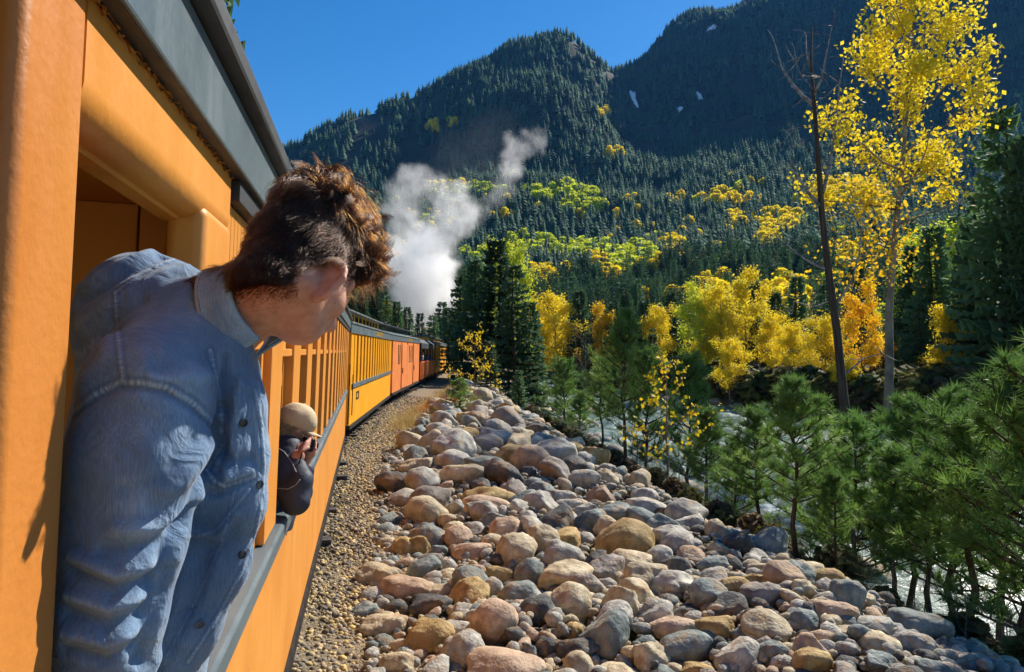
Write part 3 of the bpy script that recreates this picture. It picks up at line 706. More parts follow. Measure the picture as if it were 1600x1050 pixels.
# big rounded post beside the camera, and the far post of the same opening
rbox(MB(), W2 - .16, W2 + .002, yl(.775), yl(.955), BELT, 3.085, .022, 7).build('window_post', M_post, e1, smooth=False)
rbox(MB(), W2 - .09, W2 + .002, yl(1.68), yl(2.0), BELT, 2.95, .03, 7).build('window_post', M_or, e1)
rbox(MB(), W2 - .16, W2 + .012, -1.2, -.85, BELT, 3.085, .045, 6).build('window_post', M_or, e1)
# rounded header over the open window: profile swept along the car
def header(y0, y1):
    zb = 2.905; rr = .055; pr = [(W2 - .10, 3.085), (W2 - .10, zb), (W2 - rr - .006, zb), (W2 - rr - .003, zb + .008)]
    for i in range(19):
        a = R(-90 + 90 * i / 18); pr.append((W2 - rr + rr * math.cos(a), zb + .008 + rr + rr * math.sin(a)))
    pr.append((W2, 3.085))
    MB().prism(pr[::-1], y0, y1).build('window_header', M_or, e1, smooth=True).data.set_sharp_from_angle(angle=R(30))
header(yl(.95), yl(1.97))
# tongue and groove wall just past the opening, each board a piece
bm_ = None; yy = yl(2.003); k = 0
while yy < yl(2.58):
    if bm_ is None: o = MB().box(W2 - .09, W2 - .012, 0, .0545, BELT, EV).build('board', M_or, e1, bevel=.004); bm_ = o.data
    else: o = bpy.data.objects.new('board', bm_); C.objects.link(o); o.parent = e1; bv_ = o.modifiers.new('bevel', 'BEVEL'); bv_.width = .004; bv_.segments = 1
    o.location = (0, yy, 0); yy += .0565
yB = yy
# ragged caulk bead between header and soffit
b = MB(); rr_ = rngs(5); pts = [(W2 + .004 + rr_.uniform(-.004, .007), y, 3.083 + rr_.uniform(-.008, .006)) for y in np.arange(-1.2, yl(1.99), .011)]
b.tube(pts, [max(.0008, .002 + rr_.uniform(-.0025, .0025)) for _ in pts], 5); b.build('caulk_bead', mat('old_caulk', [srgb(30, 24, 16), srgb(150, 96, 30), srgb(210, 140, 50)], .9, 60, 3), e1)
# letterboard, soffit, roof edge, roof
MB().box(W2 - .1, W2 + .040, Y0, Y1, 3.088, 3.26).build('letterboard', M_grey, e1, bevel=.006)
MB().box(W2 - .06, W2 + .020, yl(2.0), Y1, EV + .002, 3.085).build('lower_fascia', M_soff, e1, bevel=.004)
MB().box(W2 - .06, W2 + .034, Y0, Y1, 3.0862, 3.0875).build('soffit_strip', M_soff, e1)
MB().box(-W2 - .08, W2 + .078, Y0, Y1, 3.262, 3.325).build('roof_edge', M_soff, e1, bevel=.012)
MB().prism([(-W2 - .05, 3.326), (-1.0, 3.42), (-.66, 3.47), (.66, 3.47), (1.0, 3.42), (W2 + .05, 3.326)][::-1], Y0, Y1).build('roof_deck', M_roof, e1)
MB().prism([(-.86, 3.70), (-.5, 3.80), (0, 3.84), (.5, 3.80), (.86, 3.70), (.86, 3.47), (-.86, 3.47)], Y0, Y1 - .2).build('clerestory_roof', M_soff, e1)
# regular window posts with lintels, transoms and lower sashes
pm = {}
def shared(name, key, mk, loc, par, m, bevel=0):
    if key not in pm: o = mk().build(name, m, par, bevel=bevel); pm[key] = o.data
    else:
        o = bpy.data.objects.new(name, pm[key]); C.objects.link(o); o.parent = par
        if bevel: bv_ = o.modifiers.new('bevel', 'BEVEL'); bv_.width = bevel; bv_.segments = 2; bv_.limit_method = 'ANGLE'
    o.location = loc; return o
per, pw = .925 * 1.021, .385
ys_ = [yl(3.0) + per * i for i in range(13)]
MB().box(W2 - .09, W2 - .035, yB, ys_[0] - .0, BELT, BELT + .06).build('window_sill', M_or, e1)
pane0 = MB().box(W2 - .075, W2 - .069, yB + .04, ys_[0] - .04, BELT + .06, 2.55).build('window_blind', M_blind, e1)
MB().box(W2 - .09, W2 - .03, yB, yB + .04, BELT + .06, 2.6).box(W2 - .09, W2 - .03, ys_[0] - .09, ys_[0] - .045, BELT + .06, 2.6).build('window_frame', M_or, e1)
MB().box(W2 - .09, W2 - .035, yB, ys_[0], 2.6, EV).build('upper_panel', M_or, e1)
for i, y in enumerate(ys_):
    shared('window_post', 'post', lambda: MB().box(W2 - .1, W2, 0, pw, BELT, EV), (0, y, 0), e1, M_or, .006)
    if y + per > Y1 - .5: break
    wd = per - pw; w_ = empty('window', (0, y + pw, 0), parent=e1)
    shared('lintel', 'lint', lambda: MB().box(W2 - .1, W2 - .012, 0, wd, 2.565, 2.605), (0, 0, 0), w_, M_or, .004)
    shared('transom_panel', 'tp', lambda: MB().box(W2 - .1, W2 - .045, 0, wd, 2.605, 2.665), (0, 0, 0), w_, M_or)
    shared('transom_panel', 'tp2', lambda: MB().box(W2 - .1, W2 - .045, 0, wd, 2.94, EV), (0, 0, 0), w_, M_or)
    shared('pane', 'tpane', lambda: MB().box(W2 - .09, W2 - .08, 0, wd, 2.665, 2.94), (0, 0, 0), w_, M_glass)
    shared('sash_stile', 'stile', lambda: MB().box(W2 - .1, W2 - .05, wd - .045, wd, BELT, 2.565), (0, 0, 0), w_, M_or, .003)
    if i == 0:
        shared('raised_sash', 'rs', lambda: MB().box(W2 - .098, W2 - .055, .0, wd - .046, 2.40, 2.475), (0, 0, 0), w_, M_or, .003)
        shared('pane', 'rp', lambda: MB().box(W2 - .085, W2 - .078, .0, wd - .046, 2.475, 2.565), (0, 0, 0), w_, M_glass)
    elif i > 1:
        shared('pane', 'lp', lambda: MB().box(W2 - .088, W2 - .08, 0, wd - .046, BELT, 2.565), (0, 0, 0), w_, M_glass)
rbox(MB(), W2 - .25, W2 + .004, Y1 - .42, Y1, .75, EV, .03).build('corner_post', M_or, e1)
b = MB(); b.tube([(W2 + .06, Y1 - .12, 1.0), (W2 + .06, Y1 - .12, 2.3)], .015, 6); b.build('grab_rail', M_black, e1)
# interior: far wall, ceiling, floor, and the board partition seen through the opening
MB().box(-W2, -W2 + .06, Y0, Y1, .75, BELT).box(-W2, -W2 + .06, Y0, Y1, 2.85, 3.05).build('far_wall', M_int, e1)
for y in np.arange(Y0, Y1, .95): shared('far_wall_post', 'fwp', lambda: MB().box(-W2, -W2 + .06, 0, .3, BELT, 2.85), (0, y, 0), e1, M_int)
MB().box(-W2 + .06, W2 - .171, Y0, Y1, 3.0, 3.05).build('ceiling', M_int, e1)
MB().box(-W2 + .06, W2 - .12, Y0, Y1, .75, .85).build('floor', M_dark, e1)
MB().box(-W2 + .06, W2 - .12, Y1 - .06, Y1 - .01, .85, 3.0).build('end_wall', M_or, e1)
x = -.6; k = 0
while x < W2 - .2:
    wdx = [.16, .22, .19, .25, .21][k % 5]; xe = min(x + wdx, W2 - .172)
    MB().box(x + .003, xe - .003, yl(2.02), yl(2.02) + .03, .85, 2.999).build('partition_board', M_int, e1, bevel=.004); x += wdx; k += 1
# hose-like brass topped pole standing under the sill
po = MB(); po.tube([(W2 + .055, yl(1.78), 1.2), (W2 + .055, yl(1.78), 1.655)], .011, 10); pole = po.build('signal_rod', M_pole, e1, smooth=True)
MB().tube([(W2 + .055, yl(1.78), 1.655), (W2 + .055, yl(1.78), 1.672), (W2 + .055, yl(1.78), 1.685)], [.013, .013, .006], 10).build('brass_cap', M_brass, pole, smooth=True)
truck(e1, .5); truck(e1, 13.8)
MB().box(-1.0, 1.0, Y0, Y1, .55, .64).box(.55, 1.1, 5, 7, .36, .549).build('underframe', M_black, e1)

# ---------------------------------------------------------------- track
track = tag(empty('railway_track'), kind='structure')
for s in (-.457, .457):
    b = MB(); ysr = np.concatenate([np.arange(-8, 100, 1.5)])
    prof = [(-.05, .20), (.05, .20), (.05, .215), (.012, .225), (.012, .27), (.032, .28), (.032, .305), (-.032, .305), (-.032, .28), (-.012, .27), (-.012, .225), (-.05, .215)]
    n = len(prof); vs = [(float(Xc(y)) + s + p[0], y, p[1] - .02) for y in ysr for p in prof]
    fs = [(j * n + i, j * n + (i + 1) % n, (j + 1) * n + (i + 1) % n, (j + 1) * n + i) for j in range(len(ysr) - 1) for i in range(n)]
    b.add(vs, fs); b.build('rail', M_steel, track)
tm = []
for k in range(3):
    r = rngs(60 + k); tm.append(MB().box(-.95, .95 + r.uniform(-.05, .08), -.1, .1, -.09, .0).build('tie', M_tie, track, bevel=.01))
for i in range(150):
    y = 1.0 + i * .56
    if y > 84: break
    r = rngs(600 + i)
    if i < 3: o = tm[i]
    else: o = bpy.data.objects.new('tie', tm[i % 3].data); C.objects.link(o); o.parent = track
    d = float(Xc(y + .5) - Xc(y - .5)); o.location = (float(Xc(y)) + r.uniform(-.03, .12) + (.32 if i in (14, 17, 22, 25) else 0), y, .178 + r.uniform(-.012, .0)); o.rotation_euler = (0, 0, -math.atan(d) + r.uniform(-.04, .04))
# ================================================================== ROCK BERM
def ico(sub):
    bm = bmesh.new(); bmesh.ops.create_icosphere(bm, subdivisions=sub, radius=1); V = np.array([v.co[:] for v in bm.verts]); Fc = np.array([[v.index for v in f.verts] for f in bm.faces]); bm.free(); return V, Fc
_iv, _if = ico(4); _sv, _sf = ico(2)
def rock_mesh(name, seed, ang=.5, sc=(1, .8, .65), V0=None, F0=None, fine=1):
    r = rngs(seed); D = (_iv if V0 is None else V0); K = r.randint(9, 16)
    nrm = r.normal(size=(K, 3)); nrm /= np.linalg.norm(nrm, axis=1)[:, None]; hh = r.uniform(.60, .95, K)
    dots = D @ nrm.T; rad = np.where(dots > .05, hh / np.maximum(dots, .05), 9)
    k = 34.0; pol = -np.log(np.exp(-k * np.minimum(rad, 3)).sum(1) + math.exp(-k * 1.12)) / k
    rr = (1 - ang) * .95 + ang * np.clip(pol, .4, 1.3)
    rr = rr * (1 + .10 * vnoise(D * 1.6 + seed, seed) + .060 * vnoise(D * 3.6 + seed, seed + 1) * fine + .026 * fbm(D * 8, 3, seed + 2) * fine)
    V = D * rr[:, None] * np.array(sc); 
    return npmesh(name, V, _if if F0 is None else F0)
def rockmat(name, cols, rough=.78):
    m = mat(name, cols, rough, 2.3, 9, .5, 7, dist=.035, obj_rand=.16, spec=.35)
    t = m.node_tree; N, L = t.nodes, t.links; bs = N['Principled BSDF']
    # mineral speckle, pale scuffs and lichen-coloured stains
    tc = N.new('ShaderNodeTexCoord'); vo = N.new('ShaderNodeTexNoise'); vo.inputs['Scale'].default_value = 42; vo.inputs['Detail'].default_value = 4; L.new(tc.outputs['Object'], vo.inputs[0])
    rp = N.new('ShaderNodeValToRGB'); rp.color_ramp.elements[0].position = .34; rp.color_ramp.elements[0].color = (.55, .52, .5, 1); rp.color_ramp.elements[1].position = .66; rp.color_ramp.elements[1].color = (1.35, 1.33, 1.3, 1)
    L.new(vo.outputs['Fac'], rp.inputs[0]); old = bs.inputs['Base Color'].links[0].from_socket
    mx = N.new('ShaderNodeMix'); mx.data_type = 'RGBA'; mx.blend_type = 'MULTIPLY'; mx.inputs[0].default_value = .7; L.new(old, mx.inputs[6]); L.new(rp.outputs[0], mx.inputs[7])
    st = N.new('ShaderNodeTexNoise'); st.inputs['Scale'].default_value = 1.3; st.inputs['Detail'].default_value = 7; st.inputs['Distortion'].default_value = .6
    oi = N.new('ShaderNodeObjectInfo'); ad = N.new('ShaderNodeVectorMath'); ad.operation = 'ADD'; L.new(tc.outputs['Object'], ad.inputs[0])
    ml = N.new('ShaderNodeMath'); ml.operation = 'MULTIPLY'; ml.inputs[1].default_value = 40; L.new(oi.outputs['Random'], ml.inputs[0]); L.new(ml.outputs[0], ad.inputs[1]); L.new(ad.outputs[0], st.inputs[0])
    rs = N.new('ShaderNodeValToRGB'); rs.color_ramp.elements[0].position = .52; rs.color_ramp.elements[0].color = (0, 0, 0, 1); rs.color_ramp.elements[1].position = .68; rs.color_ramp.elements[1].color = (1, 1, 1, 1); L.new(st.outputs['Fac'], rs.inputs[0])
    m2 = N.new('ShaderNodeMix'); m2.data_type = 'RGBA'; m2.inputs[7].default_value = (*srgb(170, 132, 84), 1)
    sc_ = N.new('ShaderNodeMath'); sc_.operation = 'MULTIPLY'; sc_.inputs[1].default_value = .55; L.new(rs.outputs[0], sc_.inputs[0]); L.new(sc_.outputs[0], m2.inputs[0]); L.new(mx.outputs[2], m2.inputs[6])
    L.new(m2.outputs[2], bs.inputs['Base Color'])
    return m
MR = {'t': rockmat('tan_rock', [srgb(152, 138, 110), srgb(186, 171, 140), srgb(214, 200, 168)]),
      'g': rockmat('grey_rock', [srgb(134, 131, 122), srgb(170, 166, 154), srgb(206, 201, 186)]),
      'b': rockmat('blue_grey_rock', [srgb(94, 104, 102), srgb(120, 130, 126), srgb(156, 162, 154)]),
      'p': rockmat('pinkish_rock', [srgb(152, 128, 106), srgb(182, 156, 130), srgb(206, 184, 156)]),
      'm': rockmat('mauve_rock', [srgb(110, 104, 96), srgb(140, 132, 122), srgb(170, 161, 148)]),
      'o': rockmat('ochre_rock', [srgb(138, 112, 66), srgb(176, 148, 94), srgb(200, 174, 122)]),
      'd': rockmat('dark_rock', [srgb(60, 61, 60), srgb(82, 83, 81), srgb(110, 109, 104)])}
CN = {'t': 'tan', 'g': 'pale grey', 'b': 'blue-grey', 'p': 'pinkish', 'm': 'mauve', 'o': 'ochre', 'd': 'dark grey'}
rock_me = [rock_mesh('rock_%d' % k, 300 + k, ang=[.6, .8, 1.0, .65, 1.05, .85, .5, .9, .8, 1.0, .75, .9, 1.0, .6, .85, .95][k],
                     sc=[(1, .8, .62), (1, .85, .7), (1, .7, .55), (1, .9, .8), (1, .75, .7), (1, .62, .5), (1, .95, .85), (1, .8, .5), (1, .66, .6), (1, .85, .6), (1, .72, .42), (1, .9, .7), (1, .6, .55), (1, .88, .75), (1, .78, .6), (1, .7, .65)][k]) for k in range(16)]
for k, me in enumerate(rock_me): me.materials.append(MR['t'])
placed = []      # x,y,r
def add_rock(x, y, r, col, mesh, rot, label, sunk=.35, dz=0, sc=(1, 1, 1)):
    o = bpy.data.objects.new('boulder', rock_me[mesh]); C.objects.link(o)
    hz = float(height(np.array([x]), np.array([y]))[0]) + berm(x, y)
    ext = rock_me[mesh]['zr'] * r * sc[2]
    o.location = (x, y, hz + ext * (1 - 2 * sunk) * .9 + dz); o.rotation_euler = rot; o.scale = (r * sc[0], r * sc[1], r * sc[2])
    o.material_slots[0].link = 'OBJECT'; o.material_slots[0].material = MR[col]
    tag(o, label, 'boulder', 'river boulders heaped beside the track'); placed.append((x, y, r)); return o
_zr = [.62, .7, .55, .8, .7, .5, .85, .5, .6, .6, .42, .7, .55, .75, .6, .65]
for me, z in zip(rock_me, _zr): me['zr'] = z
def berm(x, y):
    s = x - float(Xc(y)); t = max(0., min(1., (s - 1.6) / 1.6)) * max(0., min(1., (7.5 - s) / 1.8)); return (.16 + .16 * float(vnoise(np.array([[x * .8, y * .8, 0]]), 91)[0])) * t
# boulders read off the photograph: (px, py, width px, height px, colour, mesh or None, label)
def A(cx, cy, w, h, c, lab=None, me=None): return (440 + cx / 2.333, 600 + cy / 2.333, w / 2.333, h / 2.333, c, lab, me)
def B(cx, cy, w, h, c, lab=None, me=None): return (1000 + cx / 2.333, 600 + cy / 2.333, w / 2.333, h / 2.333, c, lab, me)
RK = [A(1000, 275, 165, 140, 'g', 'large pale grey boulder with rounded top on the far crest, beside an ochre one', 3), A(835, 275, 130, 105, 'o', 'rounded ochre boulder just left of the large pale boulder on the far crest', 6),
      A(735, 235, 130, 90, 'm', 'mauve grey boulder left of and behind the two large crest boulders', 1), A(670, 180, 80, 40, 'b', 'flat blue-grey stone at the far end of the heap', 7), A(740, 172, 60, 38, 'o'), A(500, 295, 120, 70, 't', 'low tan boulder near the gravel strip, midway along the heap', 0),
      A(545, 330, 60, 60, 't'), A(630, 300, 130, 80, 'g'), A(665, 345, 160, 90, 't', 'broad tan boulder behind the blocky ochre slab', 0), A(735, 400, 190, 100, 'o', 'blocky ochre slab in the middle of the heap', 4), A(750, 460, 170, 80, 'p', 'long pinkish stone leaning in front of the ochre slab', 5),
      A(530, 440, 160, 125, 't', 'large domed tan boulder at the gravel side of the heap', 13), A(605, 470, 70, 70, 't'), A(450, 395, 110, 70, 'g'), A(450, 555, 100, 95, 'o', 'squat ochre boulder beside the gravel, one of a touching pair', 3), A(505, 560, 80, 85, 'o', 'upright ochre boulder touching the squat ochre one', 15), A(535, 520, 70, 60, 'p'), A(575, 580, 60, 60, 'b'), A(535, 612, 110, 45, 'm'),
      A(710, 540, 80, 55, 'g'), A(810, 545, 120, 95, 'p', 'rounded pinkish boulder with a white stone on its shoulder', 1), A(895, 520, 70, 58, 'g', 'small whitish oval stone resting against the pinkish boulder', 6), A(765, 585, 80, 50, 't'), A(700, 605, 160, 62, 'p', 'long low pinkish tan stone in the middle of the heap', 10),
      A(360, 665, 140, 100, 't', 'tan boulder lying furthest out on the gravel strip', 0), A(455, 715, 180, 105, 'p', 'large smooth pinkish tan oval boulder at the gravel edge', 0), A(310, 785, 100, 75, 'b', 'blue-grey stone with a pale stripe out on the gravel', 3), A(385, 845, 160, 95, 't', 'flat oval tan boulder at the gravel edge near the bottom', 0), A(425, 970, 120, 150, 't', 'long tan stone lying on the gravel at the bottom edge', 5),
      A(540, 885, 180, 135, 'o', 'brown and cream boulder near the gravel at the bottom', 1), A(600, 680, 80, 50, 't'), A(575, 725, 110, 50, 't'), A(690, 670, 110, 70, 'p'), A(695, 750, 130, 115, 'o', 'rough brown ochre boulder with pitted face', 11), A(770, 715, 80, 95, 'g'), A(545, 790, 170, 90, 'd', 'dark grey angular slab behind the brown and cream boulder', 2), A(660, 820, 100, 80, 'g'), A(640, 890, 130, 80, 'g'),
      A(780, 870, 170, 160, 'p', 'big round pinkish boulder in the front of the heap', 6), A(880, 765, 150, 105, 'b', 'smooth blue-grey boulder just behind the big round pinkish one', 1), A(900, 670, 110, 115, 'b', 'upright blue-grey boulder beside the broad speckled tan boulder', 13), A(1050, 690, 205, 140, 't', 'broad speckled tan boulder in the centre front of the heap', 3), A(1120, 745, 130, 105, 'm', 'dark mauve slab leaning on the broad speckled tan boulder', 12), A(1050, 815, 150, 135, 't', 'rounded tan boulder in front of the dark mauve slab', 13),
      A(885, 835, 90, 50, 'p'), A(1250, 565, 205, 175, 'o', 'largest ochre brown boulder with a dark side, right of centre', 13), A(1100, 370, 110, 70, 'g'), A(1040, 425, 100, 52, 'g'), A(950, 385, 80, 80, 'b'), A(900, 350, 70, 60, 'd'), A(1245, 800, 130, 135, 't', 'pointed angular tan boulder between rounded ones', 4), A(1330, 720, 160, 135, 't', 'wide tan boulder right of the pointed angular one', 0),
      A(1185, 910, 185, 155, 'b', 'big blue-grey boulder with angular top near the bottom', 9), A(1085, 1000, 112, 112, 't', 'round speckled tan boulder at the bottom edge', 6), A(960, 950, 80, 80, 'd'), A(900, 965, 75, 80, 'b'), A(1060, 905, 65, 62, 'o', 'small bright orange ochre stone at the bottom', 3), A(830, 1015, 310, 125, 'p', 'long pinkish slab cut off by the bottom edge', 10), A(1350, 830, 100, 70, 'g'), A(1230, 1030, 140, 80, 't'),
      B(460, 580, 170, 110, 'b', 'large blue-grey boulder on the crest under the young pines', 9), B(130, 605, 120, 115, 'g', 'rounded pale grey boulder near the crest, right of the largest ochre one', 6), B(110, 745, 190, 115, 'g', 'big grey boulder with a twig across it', 1), B(185, 650, 110, 70, 'p'), B(285, 630, 100, 62, 't'), B(265, 685, 120, 72, 'b'), B(335, 800, 120, 95, 'o', 'ochre tan boulder left of the mauve oval boulder', 5), B(405, 755, 100, 62, 'o'), B(430, 840, 150, 98, 'm', 'smooth mauve oval boulder in the right half of the heap', 0),
      B(445, 695, 110, 62, 't'), B(600, 700, 145, 72, 't', 'long pale tan boulder on the crest', 5), B(740, 820, 130, 145, 'b', 'upright blue-grey boulder near the right crest', 15), B(590, 815, 90, 95, 't'), B(700, 910, 150, 90, 'p', 'flat pinkish boulder below the upright blue-grey one', 0), B(575, 930, 110, 88, 'b'), B(845, 930, 140, 82, 'g', 'flat grey oval boulder at the right of the heap', 0), B(740, 980, 90, 52, 't'), B(115, 895, 160, 92, 'p', 'reddish pink rough boulder at the lower middle right', 11), B(155, 960, 190, 105, 'b', 'long blue-grey boulder with an orange patch', 5),
      B(360, 1000, 160, 125, 'g', 'grey boulder with bumpy top at the bottom edge', 9), B(200, 1030, 120, 75, 'o'), B(65, 840, 130, 82, 'g'), B(480, 1005, 100, 100, 'b'), B(610, 1020, 140, 92, 'p'), B(860, 1020, 140, 72, 't'), B(1000, 890, 210, 125, 'b', 'long blue-grey boulder at the right end of the crest', 0), B(805, 800, 90, 72, 't'), B(1060, 985, 100, 62, 'p'), B(1165, 1010, 110, 72, 'g')]
RK = [q for q in RK]
_rr = rngs(91)
spare = []
for q in RK:
    px, py, wd, hg, col, lab, me = q
    me = me if me is not None else int(_rr.randint(0, 16))
    Y = (H - .25) * F_PX / max(py - 548, 30)
    r = wd / 2 / F_PX * Y; Yb = (H - .10) * F_PX / max(py + hg * .38 - 548, 30); Y = Yb + r * .55; wd *= 1.16
    r = wd / 2 / F_PX * Y; x = (px - CX) / F_PX * Y
    zs = min(1.5, max(.75, (hg / wd) / (_zr[me] * .92)))
    d_ = 'steep' ; add_rock(x, Y, r, col, me, (_rr.uniform(-.15, .15), _rr.uniform(-.15, .15), _rr.uniform(-.35, .35) + (math.pi if _rr.rand() < .5 else 0)), lab or 'LBL', .22, 0, (1, 1, zs))
n_named = len(placed)
# fill the heap: largest in view first
cand = []
for i in range(9000):
    Y = 3.6 + 42 * _rr.rand() ** 1.7; s0 = np.interp(Y, [4, 8, 16, 30, 45], [1.75, 1.85, 2.25, 3.1, 3.6]); s1 = np.interp(Y, [0, 8, 20, 30, 40, 60], [6.3, 6.5, 7.2, 6.8, 5.7, 5])
    s = s0 + (s1 - s0) * _rr.rand() ** .9; x = float(Xc(Y)) + s
    r = float(np.clip(.045 + .105 * _rr.exponential(), .055, .6)) * (1 if s0 + .5 < s < s1 - .9 else .68)
    px_, py_ = proj(x, Y, .2); r = min(r, 36 / F_PX * Y)
    if px_ < 480 or px_ > 1640 or py_ > 1120: continue
    cand.append((r, x, Y))
cand.sort(key=lambda c: -c[0] / c[2] ** .5)
PAc = np.array(placed)
cols_w = ['t'] * 7 + ['g'] * 9 + ['b'] * 6 + ['p'] * 2 + ['m'] * 2 + ['o'] * 3 + ['d'] * 4
small = []
for r, x, Y in cand:
    d = np.hypot(PAc[:, 0] - x, PAc[:, 1] - Y)
    if (d < (PAc[:, 2] + r) * .70).any(): continue
    PAc = np.vstack([PAc, [x, Y, r]])
    col = cols_w[_rr.randint(len(cols_w))]
    if len(placed) < 300 and r / Y > .005:
        add_rock(x, Y, r, col, int(_rr.randint(0, 16)), (_rr.uniform(-.5, .5), _rr.uniform(-.4, .4), _rr.uniform(0, 6.28)), 'LBL', .2)
    else: small.append((x, Y, r))
SHAPE = ['rounded', 'smooth', 'angular', 'squat', 'blocky', 'narrow', 'round', 'flat', 'oblong', 'rough', 'slab-like', 'lumpy', 'slender', 'domed', 'oval', 'chunky']
# small stones between the boulders: uncountable
stone_protos = []
for k in range(8):
    c = ['t', 'g', 'b', 'p', 'm', 'g', 'd', 't'][k]
    stone_protos.append(proto('stone_%d' % k, rock_mesh('stone_%d' % k, 500 + k, .5, [(1, .8, .6), (1, .7, .7), (1, .9, .6), (1, .6, .5)][k % 4], _sv, _sf, 0), MR[c]))
pts = []; sc_ = []
for x, Y, r in small: pts.append((x, Y, r)); 
nS = 24000
Y = 3.4 + 46 * _rr.rand(nS) ** 1.8; s0 = np.interp(Y, [4, 8, 16, 30, 45], [1.7, 1.8, 2.15, 2.9, 3.4]); s1 = np.interp(Y, [0, 20, 30, 40, 60], [9.0, 9.2, 8.4, 7.0, 6])
s = s0 + (s1 - s0) * _rr.rand(nS); x = Xc(Y) + s; r = np.clip(.022 + .03 * _rr.exponential(size=nS), .02, .13)
pts += list(zip(x, Y, r))
A_ = np.array(pts); zz = height(A_[:, 0], A_[:, 1]) + np.array([berm(a, b) for a, b in A_[:, :2]])
zz += _rr.uniform(-.02, .07, len(zz)) * (A_[:, 2] < .12)
st = scatter('small_stones', np.stack([A_[:, 0], A_[:, 1], zz + A_[:, 2] * .25], -1), _rr.uniform(0, 6.28, len(A_)), A_[:, 2], _rr.randint(0, 8, len(A_)), stone_protos, _rr.uniform(-.6, .6, (len(A_), 2)))
tag(st, 'small river stones and cobbles filling gaps between the boulders', 'stones', kind='stuff')
# river bank boulders in and along the water
nB = 900; Y = _rr.uniform(14, 110, nB); s = np.where(_rr.rand(nB) < .45, _rr.normal(0, 1.0, nB) + np.interp(Y, [0, 20, 60, 100], [11.0, 11.0, 10.2, 10.2]), _rr.normal(0, 1.3, nB) + np.interp(Y, [0, 30, 45, 60, 90, 140], [44, 36, 29.5, 26, 22, 20]) - .5)
k_ = _rr.rand(nB) < .12; s = np.where(k_, _rr.uniform(12, 28, nB), s); X = Xc(Y) + s; r = np.clip(.15 + .2 * _rr.exponential(size=nB), .12, .9)
z = np.maximum(height(X, Y), WATER - .1) + r * .15
bk = scatter('bank_stones', np.stack([X, Y, z], -1), _rr.uniform(0, 6.28, nB), r, _rr.randint(0, 8, nB), stone_protos, _rr.uniform(-.3, .3, (nB, 2)))
tag(bk, 'wet stones along the river banks', 'stones', kind='stuff')
# ballast gravel
nG = 42000; Y = 2.2 + 36 * _rr.rand(nG) ** 2.0; s = np.clip(_rr.normal(1.6, .55, nG), .75, 3.6); X = Xc(Y) + s
zb = np.interp(s, prof_s, prof_z); r = np.clip(.010 + .010 * _rr.exponential(size=nG), .009, .045) * np.interp(Y, [2, 38], [1, 1.7])
gp = []
for k, cl in enumerate(([srgb(182, 158, 118), srgb(212, 186, 140)], [srgb(146, 128, 102), srgb(174, 154, 122)], [srgb(116, 108, 98), srgb(144, 136, 122)], [srgb(188, 160, 96), srgb(214, 186, 124)], [srgb(92, 78, 62), srgb(120, 102, 80)])):
    gp.append(proto('pebble_%d' % k, rock_mesh('pebble_%d' % k, 700 + k, .7, (1, .8, .6), *ico(1), 0), mat('pebble_%d' % k, cl, .9, 9, 3, obj_rand=.3)))
gv = scatter('ballast_gravel', np.stack([X, Y, zb + r * .2], -1), _rr.uniform(0, 6.28, nG), r, _rr.randint(0, 5, nG), gp, _rr.uniform(-.6, .6, (nG, 2)))
tag(gv, 'tan crushed gravel beside the rails', 'gravel', kind='stuff')
# ================================================================== INDIVIDUAL TREES AND SHRUBS
def gz(x, y): return float(height(np.array([x]), np.array([y]))[0])
def stand_tree(name, label, cat, crown_me, crown_m, trunk_me, trunk_m, px, Y, h, group=None, rot=0, base=None, wide=1.0, crown_name='crown', sink=.05, X=None):
    X = (px - CX) / F_PX * Y if X is None else X
    z = gz(X, Y) if base is None else base
    t = empty(name, (X, Y, z - sink), (0, 0, rot)); t.scale = (h * wide, h * wide, h); tag(t, label, cat, group)
    o = bpy.data.objects.new('trunk', trunk_me); C.objects.link(o); o.parent = t
    if not trunk_me.materials: trunk_me.materials.append(trunk_m)
    if crown_me is not None:
        o = bpy.data.objects.new(crown_name, crown_me); C.objects.link(o); o.parent = t
        if not crown_me.materials: crown_me.materials.append(crown_m)
    return t
# --- spruces
SPR = [fir_mid(400 + k, wid=[.16, .13, .2, .17, .12][k], whorls=[34, 40, 26, 30, 38][k], bare=[.05, .1, .04, .12, .06][k], gap=[.1, .2, .08, .3, .15][k]) for k in range(5)]
SPT = [trunk_mesh(.97, .016, 420 + k) for k in range(3)]
def spruce(px, Y, top, label, k=0, wide=1.0, group=None, X=None, name='spruce_tree'):
    X = (px - CX) / F_PX * Y if X is None else X; z = gz(X, Y); zt = H + (548 - top) / F_PX * Y
    return stand_tree(name, label, 'spruce', SPR[k % 5], M_needle, SPT[k % 3], M_bark, px, Y, max(zt - z, 1.0), group, k * 1.7 + px, wide=wide, X=X)
spruce(742, 60, 402, 'tall dark spruce at the left of the clump where the train vanishes', 0, 1.15)
spruce(775, 57, 372, 'tallest spruce of the clump behind the far end of the boulder heap', 1, 1.35)
spruce(722, 64, 430, 'dark spruce nearest the steam column, behind the last coach', 3, 1.2)
spruce(803, 54, 408, 'broad spruce with drooping boughs, right edge of the near clump', 2, 1.1)
spruce(828, 56, 470, 'shorter spruce leaning out towards the river', 4, 1.4)
spruce(766, 39, 530, 'small dense spruce at the far end of the boulders', 2, 1.15)
spruce(810, 34, 575, 'smallest bushy spruce beside the first glimpse of river', 2, 1.35)
spruce(700, 78, 478, 'spruce behind the last coach, partly hidden by steam', 0, 1.2)
